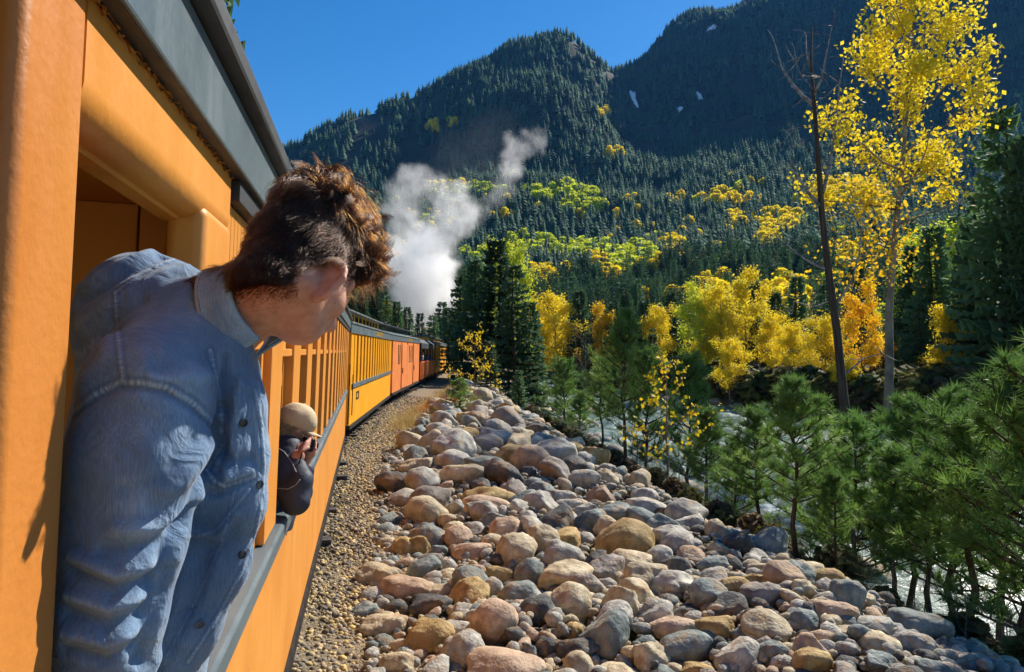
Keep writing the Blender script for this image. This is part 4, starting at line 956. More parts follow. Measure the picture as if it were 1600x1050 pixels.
for i, (px, Y, top) in enumerate(((548, 84, 430), (566, 78, 452), (585, 92, 440), (601, 100, 452), (620, 96, 470), (636, 108, 478), (656, 112, 488), (676, 98, 490), (690, 104, 470), (520, 88, 420), (500, 76, 400))):
    spruce(px, Y, top, 'dark spruce on the slope behind the train, left of the steam', i, 1.25, 'spruces behind the train')
spruce(318, 42, -260, 'tall conifer whose bough tip shows above the coach roof', 3, .55)
for i, (px, Y, top) in enumerate(((905, 92, 452), (935, 98, 470), (958, 88, 470), (978, 96, 458), (1008, 86, 468), (1050, 92, 455), (1076, 84, 470), (1128, 96, 452), (1180, 90, 440), (1212, 80, 455), (1246, 86, 430), (1290, 78, 440), (1340, 82, 410), (1352, 70, 470), (1410, 74, 420), (1430, 66, 380), (880, 100, 470), (1250, 64, 500), (1180, 74, 500), (1020, 78, 520), (920, 84, 520), (1440, 58, 470), (1500, 70, 330), (1520, 54, 340), (1460, 62, 350), (1396, 56, 520))):
    spruce(px, Y, top, 'dark conifer on the far bank behind the yellow aspens', i + 1, 1.15, 'conifers on the far bank')
spruce(1568, 46, 165, 'very tall dark pine with layered boughs at the right edge', 3, .95)
spruce(1612, 44, 205, 'tall dark pine cut off by the right edge of the picture', 1, 1.0)
spruce(1535, 50, 300, 'grey green pine behind the big yellow cottonwood', 3, 1.0)

# --- young long needled pines on the near bank
def young_pine(seed, whorls=11, first=.16, wid=.34, needle=.05, tufts=6, nn=30, thin=.0020):
    r = rngs(seed); tri = []; b = MB(); cs = []; ds = []
    b.tube([(r.uniform(-.02, .02) * (i > 0), r.uniform(-.02, .02) * (i > 0), i / 8 - (.06 if i == 0 else 0)) for i in range(9)], [.017 * (1 - .85 * i / 8) for i in range(9)], 7)
    for k in range(whorls):
        t = first + (1 - first) * (k + r.uniform(-.2, .2)) / whorls; t = min(t, .97)
        env = wid * (1 - t) ** .75 * (.6 + .4 * min(1, (t - first) * 5 + .4)) + .03
        nb = r.randint(4, 8); a0 = r.uniform(0, 6.28)
        for i in range(nb):
            a = a0 + 6.283 * i / nb + r.uniform(-.3, .3); L = env * r.choice([.45, .8, 1.0, 1.2, 1.35]) * r.uniform(.85, 1.15); d = np.array([math.cos(a), math.sin(a), r.uniform(.05, .35) + .3 * t])
            q = [np.array([0, 0, t])]; 
            for j in range(5): d = d + np.array([r.normal() * .08, r.normal() * .08, .07]); q.append(q[-1] + d / np.linalg.norm(d) * L / 5)
            b.tube([tuple(x) for x in q], [.005 * (1 - .14 * j) for j in range(6)], 4)
            for j in range(tufts):
                f = .3 + .7 * (j + r.rand()) / tufts; ii_ = min(int(f * 5), 4); p = q[ii_] + (q[ii_ + 1] - q[ii_]) * (f * 5 - ii_)
                sd = r.normal(size=3) * .8; sd[2] = abs(sd[2]) * .8
                dd = d / np.linalg.norm(d) * .8 + sd * (.9 if f < .95 else .2); dd /= np.linalg.norm(dd)
                ln = r.uniform(.02, .06) * (1 if f < .95 else .3)
                b.tube([tuple(p), tuple(p + dd * ln)], [.0025, .0015], 3, False); cs.append(p + dd * ln); ds.append(dd)
    for j in range(4): cs.append(np.array([0, 0, .98 + .01 * j])); ds.append(np.array([r.normal() * .2, r.normal() * .2, 1.0]))
    cs = np.array(cs); ds = np.array(ds); n = len(cs)
    C_ = np.repeat(cs, nn, 0); D_ = np.repeat(ds, nn, 0); rd = r.normal(size=C_.shape); rd /= np.linalg.norm(rd, axis=1)[:, None]
    nd = D_ * .75 + rd * .85; nd /= np.linalg.norm(nd, axis=1)[:, None]; C_ = C_ - D_ * r.uniform(0, .03, (len(C_), 1))
    ln = needle * r.uniform(.6, 1.2, (len(C_), 1)); sd = np.cross(nd, r.normal(size=nd.shape)); sd /= np.linalg.norm(sd, axis=1)[:, None]
    V = np.stack([C_ - sd * thin, C_ + sd * thin, C_ + nd * ln], 1).reshape(-1, 3)
    tm_ = bpy.data.meshes.new('trunk'); tm_.from_pydata(b.v, [], b.f); tm_.update(); tm_.polygons.foreach_set('use_smooth', np.ones(len(tm_.polygons), bool))
    return npmesh('pine_crown', V, np.arange(len(V)).reshape(-1, 3), False), tm_
YP = [young_pine(800, 11, .36, .38, .052, 7), young_pine(801, 9, .44, .34, .055, 6), young_pine(802, 12, .26, .34, .048, 7), young_pine(803, 8, .50, .30, .055, 6)]
def ypine(px, Y, top, base_py, label, k, wide=1.0):
    X = (px - CX) / F_PX * Y; z = gz(X, Y); zt = H + (548 - top) / F_PX * Y
    return stand_tree('young_pine', label, 'pine', YP[k][0], M_pine, YP[k][1], M_bark, px, Y, zt - z, 'young pines on the river bank', k * 2 + px * .37, wide=wide)
for a in ((1240, 9.9, 588, 885, 'young pine with round crown standing alone over the blue-grey crest boulder', 0, .95),
          (1335, 11.2, 650, 900, 'young pine right behind the lone round crowned pine', 2, .95), (1395, 10.4, 700, 905, 'thin young pine in the middle of the bank clump', 1, 1.0),
          (1445, 9.6, 716, 950, 'short young pine with bare lower trunk near the right crest end', 3, 1.1), (1508, 8.6, 640, 1000, 'young pine with paired bare trunk, left of the big right edge pine', 3, 1.1),
          (1600, 7.6, 560, 1100, 'big bushy young pine filling the lower right corner', 2, 1.0), (1660, 6.8, 520, 1100, 'bushy pine mostly outside the right edge', 0, 1.0), (1560, 11.5, 640, 960, 'young pine behind the big bushy corner pine', 0, 1.0),
          (1180, 13.5, 640, 800, 'pale young pine left behind the lone round crowned pine', 1, 1.1), (1290, 13.0, 690, 840, 'low young pine between trunks on the bank', 2, 1.2), (1300, 9.4, 735, 880, 'stunted young pine beside the lone pine trunk', 1, 1.0),
          (975, 20.5, 486, 742, 'tallest bank pine with reddish inner needles, centre of the picture', 0, .75), (1010, 19, 545, 745, 'pine touching the tallest bank pine on its right', 2, .8), (1075, 22, 556, 760, 'bright green pine behind the little yellow sapling', 2, .85), (940, 23, 560, 720, 'dim pine left behind the tallest bank pine', 1, .9), (1105, 18, 640, 790, 'low green pine right of the yellow sapling', 1, 1.1),
          (882, 31, 560, 672, 'pale blunt pine beside the rapids', 2, 1.1), (906, 27, 615, 690, 'bright low pine at the end of the cobble slope', 0, 1.2), (718, 27, 590, 650, 'dark low juniper like pine growing among far boulders', 2, 1.6),
          (1420, 13, 620, 900, 'pine behind the bank clump, below the cottonwood trunk', 0, .9), (1150, 16, 690, 800, 'small bushy pine low on the bank left of the lone pine', 2, 1.1), (1480, 12, 610, 930, 'leafy pine between the bank clump and the corner pine', 2, .9)):
    ypine(*a)

# --- big yellow cottonwood
def aspen(seed, h, first=.35, nl=10, leaf=.05, per=5, jit=.04, keep=1.0, lean=(0, 0), twigs=3, spread=.55, up=.8, limb=.42):
    br, an = skeleton(seed, 1.0, .016, lean, 3, first, nl, spread, up, twigs, limb)
    return br, leaves_at(an, per, leaf, jit, seed + 1, keep)
M_bark_pale = mat('pale_aspen_bark', [srgb(92, 80, 66), srgb(136, 122, 102), srgb(168, 156, 136)], .85, 4, 6, .5, 16, stretch=(2, 2, 8), dist=.02, coords='Generated')
br, an = skeleton(905, 1.0, .0105, (.085, 0), 3, .44, 18, .85, .7, 3, .33)
lv = leaves_at(an, 8, .0056, .014, 906)
ct = stand_tree('cottonwood_tree', 'tall yellow cottonwood with pale trunk standing in sunlight on the far bank', 'cottonwood', lv, M_asp, br, M_bark_pale, 1376, 42, 26.3, None, 0, crown_name='crown', base=-1.6)
# sparse orange lower leaves on the same tree
r = rngs(44); n = 1000; c = np.stack([r.normal(-.02, .055, n), r.normal(0, .045, n), r.uniform(.30, .56, n)], -1)
o = link('lower_leaves', npmesh('lower_leaves', leaf_soup(c, .0055 * r.uniform(.6, 1.2, n), r), np.arange(4 * n).reshape(-1, 4), False), M_asp_o, ct)
# --- dead snag
b = MB()
def px3(px, py, Y): return P(px, py, Y)
sn = Vector(((1324 - CX) / F_PX * 40, 40, 0)); sn.z = gz(sn.x, sn.y); bz = -1.6
def sp(px, py, dy=0): q = P(px, py, 40 + dy); return (q.x - sn.x, q.y - 40, q.z - bz)
dead = tag(empty('dead_tree', (sn.x, 40, bz)), 'bare dead tree with broken grey limbs, left of the yellow cottonwood', 'dead tree')
b.tube([(0, 0, -.6), sp(1318, 620), sp(1308, 520), sp(1294, 420), sp(1284, 330), sp(1278, 240), sp(1272, 160), sp(1267, 100), sp(1269, 40)], [.29, .25, .22, .20, .17, .14, .11, .07, .025], 9)
b.build('trunk', M_bark, dead, smooth=True)
M_dead = mat('grey_dead_wood', [srgb(92, 84, 80), srgb(140, 132, 128), srgb(176, 168, 162)], .9, 4, 5, .4, 14)
for pts, r0 in ((((1276, 168, 0), (1256, 152, .6), (1238, 132, 1), (1222, 108, 1.2), (1211, 70, 1.4)), .10), (((1280, 320, 0), (1262, 300, -.6), (1246, 275, -1), (1233, 245, -1.2), (1243, 200, -1.4)), .09),
                ((((1286, 300, 0)), (1298, 250, .8), (1305, 200, 1.2), (1312, 130, 1.5), (1318, 90, 1.5)), .08), (((1290, 420, 0), (1270, 412, .5), (1248, 398, .8), (1222, 376, 1)), .07), (((1272, 150, 0), (1284, 120, -.5), (1292, 80, -.8), (1300, 40, -.9)), .07),
                (((1268, 110, 0), (1260, 85, .3), (1259, 50, .5)), .05), (((1276, 120, 0), (1252, 118, -.6), (1244, 100, -.9)), .04), (((1304, 480, 0), (1330, 440, -.8), (1342, 400, -1), (1350, 330, -1)), .06), (((1300, 470, 0), (1270, 480, .6), (1240, 470, .9)), .04), (((1314, 590, 0), (1350, 560, .7), (1378, 552, .9)), .05)):
    bb = MB(); r0 *= 1.35; q = [sp(*p) for p in pts]; bb.tube(q, [r0 * (1 - .75 * i / (len(q) - 1)) for i in range(len(q))], 6)
    rs = rngs(int(r0 * 1000 + pts[-1][0]))
    for k in range(7):
        i = rs.randint(1, len(q)); p0 = Vector(q[i]); d = Vector((rs.normal(), rs.normal(), rs.normal() * .7 + .3)).normalized(); p1 = p0 + d * rs.uniform(.4, 1.1); p2 = p1 + (d + Vector((rs.normal() * .5, rs.normal() * .5, .3))).normalized() * .5
        bb.tube([p0, p1, p2], [.025, .015, .006], 3)
    bb.build('limb', M_dead, dead, smooth=True)

# --- autumn aspens on the far bank
ASP = [aspen(930 + k, 1, [.10, .14, .08, .18][k], 15, .0115, 9, .034, 1, twigs=3, spread=.75, up=.75, limb=.40) for k in range(4)]
ASL = [m_[1].copy() for m_ in ASP]; ASO = [m_[1].copy() for m_ in ASP]
def asp(px, Y, top, label, k=0, lime=0, wide=1.0, group='autumn aspens on the far bank'):
    X = (px - CX) / F_PX * Y; z = gz(X, Y); zt = H + (548 - top) / F_PX * Y
    me = (ASP[k][1], ASL[k], ASO[k])[lime]
    return stand_tree('aspen_tree', label, 'aspen', me, (M_asp, M_asp_lime, M_asp_o)[lime], ASP[k][0], M_bark_pale, px, Y, zt - z, group, k + px, wide=wide)
for a in ((832, 96, 478, 'golden aspen left of a pair beyond the rapids', 0, 0, 1.0), (868, 92, 474, 'golden aspen right of a pair beyond the rapids', 1, 0, 1.1), (940, 88, 492, 'orange aspen behind the tallest bank pine', 2, 2, 1.0), (1030, 84, 490, 'golden aspen just right of the tallest bank pine', 3, 0, 1.1),
          (1094, 74, 455, 'lime green aspen beside the bright yellow pair', 0, 1, 1.0), (1126, 72, 462, 'yellow aspen next to the lime green one', 1, 0, 1.1), (1165, 76, 440, 'tallest bright yellow aspen, left of the dead tree', 2, 0, 1.05), (1140, 60, 540, 'low yellow aspen at the water left of the dead tree', 3, 0, 1.1),
          (1236, 62, 512, 'wide golden aspen behind the dead tree', 0, 0, 1.1), (1290, 58, 505, 'golden aspen immediately right of the dead trunk', 1, 0, 1.2), (1346, 54, 462, 'slim orange yellow aspen behind the cottonwood trunk', 2, 2, .8), (1372, 50, 590, 'low yellow aspen at the foot of the cottonwood', 3, 0, 1.2),
          (1486, 52, 485, 'yellow aspen alone in the shade right of the cottonwood', 0, 0, 1.0), (1472, 70, 378, 'olive yellow aspen up the slope right of the cottonwood', 1, 1, 1.1), (1588, 48, 530, 'yellow aspen at the right edge', 2, 0, .9), (795, 66, 400, 'yellow green aspen crown poking above the spruce clump', 3, 1, .7), (1205, 70, 500, 'golden aspen between the bright pair and the dead tree', 1, 0, 1.0), (1320, 50, 560, 'golden aspen bush right of the dead trunk base', 0, 0, 1.3)):
    asp(*a)
# --- little yellow sapling with bare twigs by the crest, and bare brush
br, an = skeleton(960, 1.0, .012, (0, 0), 3, .2, 12, .6, .6, 3, .4)
r = rngs(961); sel = an[(an[:, 2] > .25)]; sel = sel[r.rand(len(sel)) < .5]
lv = leaves_at(sel, 1, .016, .014, 962)
def lone(name, label, cat, br, lv, lm, bm_, px, Y, top, wide=1, rot=0):
    X = (px - CX) / F_PX * Y; z = gz(X, Y); zt = H + (548 - top) / F_PX * Y
    return stand_tree(name, label, cat, lv, lm, br, bm_, px, Y, zt - z, None, rot, wide=wide, crown_name='leaves')
M_sap = mat('sapling_leaves', [srgb(196, 190, 30), srgb(232, 204, 36), srgb(240, 190, 30)], .6, 4, 3, trans=.4)
lone('aspen_sapling', 'small sapling with scattered yellow leaves and bare twigs by the crest', 'sapling', br, lv, M_sap, M_twig, 1042, 16.5, 560, .9)
br2, an2 = skeleton(964, 1.0, .010, (0, 0), 3, .08, 14, .8, .5, 4, .5)
lv2 = leaves_at(an2[rngs(5).rand(len(an2)) < .28], 1, .022, .02, 965)
lone('bare_shrub', 'pale bare shrub with a few yellow leaves where the train disappears', 'shrub', br2, lv2, M_sap, M_twig, 742, 36, 520, .8)
for i, (px, Y, top, lab) in enumerate(((1120, 13.5, 745, 'tangle of bare grey brush left of the lone pine'), (1330, 10.6, 790, 'bare grey brush among the pine trunks'), (1390, 9.2, 850, 'low bare brush at the foot of the bank clump'), (995, 18, 660, 'grey twiggy brush under the tallest bank pine'), (1060, 17, 690, 'bare brush around the sapling stem'), (1180, 11.5, 790, 'dry brush beside the crest boulders'), (1560, 8.6, 880, 'dry brush under the corner pine'),
                                    (1412, 44, 585, 'leafless brush on the far bank right of the cottonwood'), (1440, 46, 570, 'second leafless bush on the far bank'), (900, 80, 500, 'grey leafless tree among the far bank conifers'), (760, 58, 470, 'bare grey tree standing in front of the spruce clump'), (915, 72, 512, 'bare grey sapling by the rapids'))):
    X = (px - CX) / F_PX * Y; z = gz(X, Y); zt = H + (548 - top) / F_PX * Y
    t = stand_tree('bare_bush' if i < 9 else 'bare_tree', lab, 'brush' if i < 9 else 'bare tree', None, None, br2, M_twig, px, Y, max(zt - z, .4), None, i * 1.3, wide=1.3 if i < 9 else .6)
# --- dry grass and orange ground plants beside the ballast; uncountable
def blades(n, cx, cy, sx_, sy_, h, seed, lean=.5):
    r = rngs(seed); x = r.normal(cx, sx_, n); y = r.normal(cy, sy_, n); z = height(x, y) - .02
    hh = h * r.uniform(.4, 1.2, n); a = r.uniform(0, 6.28, n); wd = .011 + .008 * r.rand(n)
    b0 = np.stack([x - wd * np.cos(a), y - wd * np.sin(a), z], -1); b1 = np.stack([x + wd * np.cos(a), y + wd * np.sin(a), z], -1)
    tp = np.stack([x + r.normal(0, lean, n) * hh, y + r.normal(0, lean, n) * hh, z + hh], -1)
    return np.stack([b0, b1, tp], 1).reshape(-1, 3)
def tuft(name, label, V, m): tag(link(name, npmesh(name, V, np.arange(len(V)).reshape(-1, 3), False), m), label, 'grass', kind='stuff')
M_dry = mat('dry_grass', [srgb(150, 128, 78), srgb(188, 164, 106), srgb(206, 186, 130)], .8, 2, 3, trans=.3)
M_orng = mat('orange_groundcover', [srgb(176, 84, 40), srgb(216, 120, 48), srgb(224, 150, 70)], .8, 3, 3, trans=.3)
tuft('dry_grass', 'pale dry grass along the edge of the gravel', np.concatenate([blades(1500, float(Xc(y)) + s, y, .35, 1.2, .38, 970 + i) for i, (y, s) in enumerate(((24, 2.5), (27, 2.6), (30, 2.9), (33, 3.0), (37, 3.2), (42, 3.2), (48, 3.4), (56, 3.4)))]), M_dry)
tuft('orange_groundcover', 'low orange red plants at the far end of the boulders', np.concatenate([blades(1800, float(Xc(y)) + s, y, .4, .7, .5, 980 + i, .35) for i, (y, s) in enumerate(((30, 3.7), (32.5, 4.0), (28.5, 3.5)))]), M_orng)
# leaf litter and undergrowth on bank and far side
r = rngs(71); n = 9000; Y = r.uniform(5, 26, n); s = r.uniform(7.3, 11.5, n); x = Xc(Y) + s; z = height(x, Y) + .02
c = np.stack([x, Y, z], -1); V = leaf_soup(c, .03 * r.uniform(.5, 1.3, n), r)
tag(link('leaf_litter', npmesh('leaf_litter', V, np.arange(4 * n).reshape(-1, 4), False), mat('fallen_leaves', [srgb(120, 78, 40), srgb(170, 118, 56), srgb(210, 168, 70)], .8, 9, 3)), 'fallen leaves on the bank under the pines', 'leaf litter', kind='stuff')
n = 2600; Y = r.uniform(30, 130, n); fb = np.interp(Y, [0, 30, 45, 60, 90, 140], [44, 36, 29.5, 26, 22, 20]); s = fb + 1.2 + r.exponential(16, n); x = Xc(Y) + s; z = height(x, Y)
ub = [proto('shrub_%d' % k, m, mm) for k, (m, mm) in enumerate(((aspen_far(50, 260), mat('shrub_green', [srgb(58, 74, 40), srgb(88, 100, 52)], .8, 2, 3, trans=.25, obj_rand=.3)), (aspen_far(51, 260), mat('shrub_brown', [srgb(86, 70, 48), srgb(122, 100, 66)], .8, 2, 3, trans=.25, obj_rand=.3)), (aspen_far(52, 260), mat('shrub_olive', [srgb(90, 92, 44), srgb(128, 118, 58)], .8, 2, 3, trans=.25, obj_rand=.3))))]
hS = r.uniform(1.2, 3.6, n)
ug = scatter('undergrowth', np.stack([x, Y, z - .25 * hS], -1), r.uniform(0, 6.28, n), np.stack([hS * 1.5, hS * 1.5, hS], -1), r.randint(0, 3, n), ub)
tag(ug, 'low shrubs and undergrowth on the far bank', 'undergrowth', kind='stuff')
n = 1500; Y = r.uniform(4.5, 34, n); s = np.interp(Y, [0, 20, 30, 40], [7.5, 8.2, 7.6, 6.6]) + r.rand(n) ** 1.3 * 3.6; x = Xc(Y) + s; z = height(x, Y); hS = r.uniform(.25, .95, n)
ubn = [proto('brush_%d' % k, br2.copy(), [M_twig, mat('brown_twigs', [srgb(84, 66, 50), srgb(120, 98, 76)], .9, 3), mat('olive_twigs', [srgb(92, 94, 52), srgb(128, 122, 70)], .9, 3)][k]) for k in range(3)]
for p_ in ubn: p_.data.materials.clear(); 
for p_, m_ in zip(ubn, [M_twig, bpy.data.materials['brown_twigs'], bpy.data.materials['olive_twigs']]): p_.data.materials.append(m_)
k_ = r.rand(n) < .55
nb_ = scatter('bank_brush', np.stack([x, Y, z - .05], -1)[k_], r.uniform(0, 6.28, n)[k_], np.stack([hS * 1.5, hS * 1.5, hS], -1)[k_], r.randint(0, 3, n)[k_], ubn)
tag(nb_, 'bare twiggy brush covering the near bank under the pines', 'brush', kind='stuff')
ub2 = scatter('bank_shrubs', np.stack([x, Y, z - .2 * hS], -1)[~k_], r.uniform(0, 6.28, n)[~k_], np.stack([hS * 1.2, hS * 1.2, hS * .9], -1)[~k_], r.randint(0, 3, n)[~k_], ub)
tag(ub2, 'low leafy plants on the near bank', 'undergrowth', kind='stuff')
# steep slope left of the track
n = 900; Y = r.uniform(10, 110, n); s = -r.uniform(4, 40, n); x = Xc(Y) + s; z = height(x, Y); hS = r.uniform(.8, 2.4, n)
ug = scatter('slope_shrubs', np.stack([x, Y, z - .25 * hS], -1), r.uniform(0, 6.28, n), np.stack([hS * 1.5, hS * 1.5, hS], -1), r.randint(0, 3, n), ub)
tag(ug, 'low shrubs on the slope behind the train', 'undergrowth', kind='stuff')
# ================================================================== PEOPLE (implicit bodies polygonised with surface nets)
def surface_nets(f, org, h):
    s = f < 0; nx, ny, nz = f.shape
    offs = [(i, j, k) for i in (0, 1) for j in (0, 1) for k in (0, 1)]
    cnt = np.zeros((nx - 1, ny - 1, nz - 1), np.int8)
    for i, j, k in offs: cnt += s[i:nx - 1 + i, j:ny - 1 + j, k:nz - 1 + k]
    idx = np.argwhere((cnt > 0) & (cnt < 8))
    fv = np.stack([f[idx[:, 0] + i, idx[:, 1] + j, idx[:, 2] + k] for i, j, k in offs], 1)
    o = np.array(offs, float); acc = np.zeros((len(idx), 3)); n = np.zeros(len(idx))
    for a in range(8):
        for b in range(a + 1, 8):
            if np.abs(o[a] - o[b]).sum() != 1: continue
            cr = (fv[:, a] < 0) != (fv[:, b] < 0); t = fv[:, a] / np.where(cr, fv[:, a] - fv[:, b], 1)
            acc += np.where(cr[:, None], o[a] + t[:, None] * (o[b] - o[a]), 0); n += cr
    V = (idx + acc / n[:, None]) * h + np.array(org)
    vid = np.full((nx - 1, ny - 1, nz - 1), -1, np.int64); vid[idx[:, 0], idx[:, 1], idx[:, 2]] = np.arange(len(idx))
    Q = []
    for ax in range(3):
        sl0 = [slice(None)] * 3; sl1 = [slice(None)] * 3; sl0[ax] = slice(0, -1); sl1[ax] = slice(1, None)
        ch = s[tuple(sl0)] != s[tuple(sl1)]; e = np.argwhere(ch); u, v = (ax + 1) % 3, (ax + 2) % 3
        e = e[(e[:, u] > 0) & (e[:, v] > 0) & (e[:, u] < f.shape[u] - 1) & (e[:, v] < f.shape[v] - 1)]
        du = np.zeros(3, int); du[u] = 1; dv = np.zeros(3, int); dv[v] = 1
        q = np.stack([vid[tuple((e - du - dv).T)], vid[tuple((e - dv).T)], vid[tuple(e.T)], vid[tuple((e - du).T)]], 1)
        inside = s[tuple(e.T)]; q[~inside] = q[~inside][:, ::-1]; Q.append(q)
    return V, np.concatenate(Q)
class Sdf:
    def __init__(s, lo, hi, h, k=1.0):
        s.k = k
        s.lo = np.array(lo, float); s.h = h; n = np.ceil((np.array(hi) - s.lo) / h).astype(int) + 1
        ax = [np.float32(s.lo[i] + np.arange(n[i]) * h) for i in range(3)]
        s.X, s.Y, s.Z = np.meshgrid(*ax, indexing='ij'); s.f = np.full(s.X.shape, 9.0, np.float32)
    def _u(s, d, k):
        if k <= 0: s.f = np.minimum(s.f, d); return s
        hh = np.clip(.5 + .5 * (s.f - d) / k, 0, 1); s.f = s.f + (d - s.f) * hh - k * hh * (1 - hh); return s
    def cone_d(s, a, b, ra, rb):
        a = np.array(a, float); b = np.array(b, float); ab = b - a; L2 = max((ab ** 2).sum(), 1e-9)
        px, py, pz = s.X - a[0], s.Y - a[1], s.Z - a[2]
        t = np.clip((px * ab[0] + py * ab[1] + pz * ab[2]) / L2, 0, 1)
        return np.sqrt((px - t * ab[0]) ** 2 + (py - t * ab[1]) ** 2 + (pz - t * ab[2]) ** 2) - s.k * (ra + (rb - ra) * t)
    def cone(s, a, b, ra, rb, k=.03): return s._u(s.cone_d(a, b, ra, rb).astype(np.float32), k)
    def ell_d(s, c, B, r):
        px, py, pz = s.X - c[0], s.Y - c[1], s.Z - c[2]
        q = [(px * B[i][0] + py * B[i][1] + pz * B[i][2]) / r[i] for i in range(3)]
        k0 = np.sqrt(q[0] ** 2 + q[1] ** 2 + q[2] ** 2) + 1e-6; q1 = np.sqrt((q[0] / r[0]) ** 2 + (q[1] / r[1]) ** 2 + (q[2] / r[2]) ** 2) + 1e-6
        return (k0 * (k0 - 1) / q1).astype(np.float32)
    def ell(s, c, B, r, k=.02): return s._u(s.ell_d(c, B, r), k)
    def chain(s, pts, k=.03):
        for (a, ra), (b, rb) in zip(pts[:-1], pts[1:]): s.cone(a, b, ra, rb, k)
        return s
    def mesh(s, name):
        V, Q = surface_nets(s.f, s.lo, s.h); return V, Q
def _acc(idx, val, n): return np.stack([np.bincount(idx, val[:, k], n) for k in range(3)], 1)
def vnormals(V, Q):
    fn = np.cross(V[Q[:, 2]] - V[Q[:, 0]], V[Q[:, 3]] - V[Q[:, 1]]); n = sum(_acc(Q[:, i], fn, len(V)) for i in range(4))
    return n / (np.linalg.norm(n, axis=1)[:, None] + 1e-12)
def lap(V, Q, it=2, w=.5):
    src = np.concatenate([Q[:, i] for i in range(4) for j in (1, 3)]); dst = np.concatenate([Q[:, (i + j) % 4] for i in range(4) for j in (1, 3)]); c = np.bincount(src, minlength=len(V))[:, None]
    for _ in range(it): V = V * (1 - w) + w * _acc(src, V[dst], len(V)) / c
    return V
def skin_mat(name, cols, sss=.12):
    m = mat(name, cols, .5, 60, 6, .25, 400, dist=.002, spec=.4); bs = m.node_tree.nodes['Principled BSDF']
    bs.inputs['Subsurface Weight'].default_value = sss; bs.inputs['Subsurface Radius'].default_value = (1, .28, .15); bs.inputs['Subsurface Scale'].default_value = .012
    return m
M_skin = skin_mat('skin', [srgb(196, 140, 116), srgb(210, 154, 128), srgb(216, 164, 138)], .35)
def denim():
    m = bpy.data.materials.new('washed_denim'); m.use_nodes = True; N, L = m.node_tree.nodes, m.node_tree.links; bs = N['Principled BSDF']
    tc = N.new('ShaderNodeTexCoord'); geo = N.new('ShaderNodeNewGeometry')
    def noise(sc, stretch=None, det=5):
        n = N.new('ShaderNodeTexNoise'); n.inputs['Scale'].default_value = sc; n.inputs['Detail'].default_value = det; v = tc.outputs['Object']
        if stretch: mp = N.new('ShaderNodeMapping'); mp.inputs['Scale'].default_value = stretch; L.new(v, mp.inputs[0]); v = mp.outputs[0]
        L.new(v, n.inputs[0]); return n.outputs['Fac']
    slub = noise(520, (1, 1, .05), 3); big = noise(7); fine = noise(900, None, 2)
    rp = N.new('ShaderNodeValToRGB'); e = rp.color_ramp.elements; e[0].position = .3; e[0].color = (*srgb(80, 104, 134), 1); e[1].position = .72; e[1].color = (*srgb(164, 186, 206), 1); k = e.new(.5); k.color = (*srgb(110, 136, 164), 1)
    a = N.new('ShaderNodeMath'); a.operation = 'MULTIPLY_ADD'; a.inputs[1].default_value = .30; L.new(slub, a.inputs[0])
    b = N.new('ShaderNodeMath'); b.operation = 'MULTIPLY'; b.inputs[1].default_value = .70; L.new(big, b.inputs[0]); L.new(b.outputs[0], a.inputs[2])
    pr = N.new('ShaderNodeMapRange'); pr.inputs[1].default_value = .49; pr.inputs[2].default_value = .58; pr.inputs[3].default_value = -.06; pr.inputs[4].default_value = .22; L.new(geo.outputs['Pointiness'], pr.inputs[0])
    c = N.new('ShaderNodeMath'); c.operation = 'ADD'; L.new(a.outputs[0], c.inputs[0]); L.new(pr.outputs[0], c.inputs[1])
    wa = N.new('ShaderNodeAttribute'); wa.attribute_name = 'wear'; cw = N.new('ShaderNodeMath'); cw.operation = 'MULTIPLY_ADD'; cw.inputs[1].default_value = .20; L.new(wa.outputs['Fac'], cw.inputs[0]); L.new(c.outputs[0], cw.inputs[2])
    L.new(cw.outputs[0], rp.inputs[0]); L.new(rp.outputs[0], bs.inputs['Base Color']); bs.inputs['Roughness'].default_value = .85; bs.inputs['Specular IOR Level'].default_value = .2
    bs.inputs['Sheen Weight'].default_value = .25
    bp = N.new('ShaderNodeBump'); bp.inputs['Strength'].default_value = .35; bp.inputs['Distance'].default_value = .0012
    ad = N.new('ShaderNodeMath'); ad.operation = 'ADD'; L.new(slub, ad.inputs[0]); L.new(fine, ad.inputs[1]); L.new(ad.outputs[0], bp.inputs['Height']); 
    b2 = N.new('ShaderNodeBump'); b2.inputs['Strength'].default_value = .5; b2.inputs['Distance'].default_value = .006; L.new(noise(38, None, 4), b2.inputs['Height']); L.new(bp.outputs[0], b2.inputs['Normal'])
    wr_ = N.new('ShaderNodeTexNoise'); wr_.inputs['Scale'].default_value = 17; wr_.inputs['Detail'].default_value = 3; wr_.inputs['Distortion'].default_value = 1.2; L.new(tc.outputs['Object'], wr_.inputs[0])
    r1 = N.new('ShaderNodeMath'); r1.operation = 'SUBTRACT'; r1.inputs[1].default_value = .5; L.new(wr_.outputs['Fac'], r1.inputs[0]); r2 = N.new('ShaderNodeMath'); r2.operation = 'ABSOLUTE'; L.new(r1.outputs[0], r2.inputs[0])
    b3 = N.new('ShaderNodeBump'); b3.invert = True; b3.inputs['Strength'].default_value = .55; b3.inputs['Distance'].default_value = .02; L.new(r2.outputs[0], b3.inputs['Height']); L.new(b2.outputs[0], b3.inputs['Normal'])
    L.new(b3.outputs[0], bs.inputs['Normal'])
    return m
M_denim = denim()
M_seam = mat('denim_seam', [srgb(70, 98, 136), srgb(120, 150, 184), srgb(168, 190, 212)], .85, 240, 4, .5, 500, dist=.002)
M_orthread = mat('rust_stitching', [srgb(120, 84, 80), srgb(150, 110, 100)], .8, 300)

def v3(*a): return np.array(P(*a)[:])
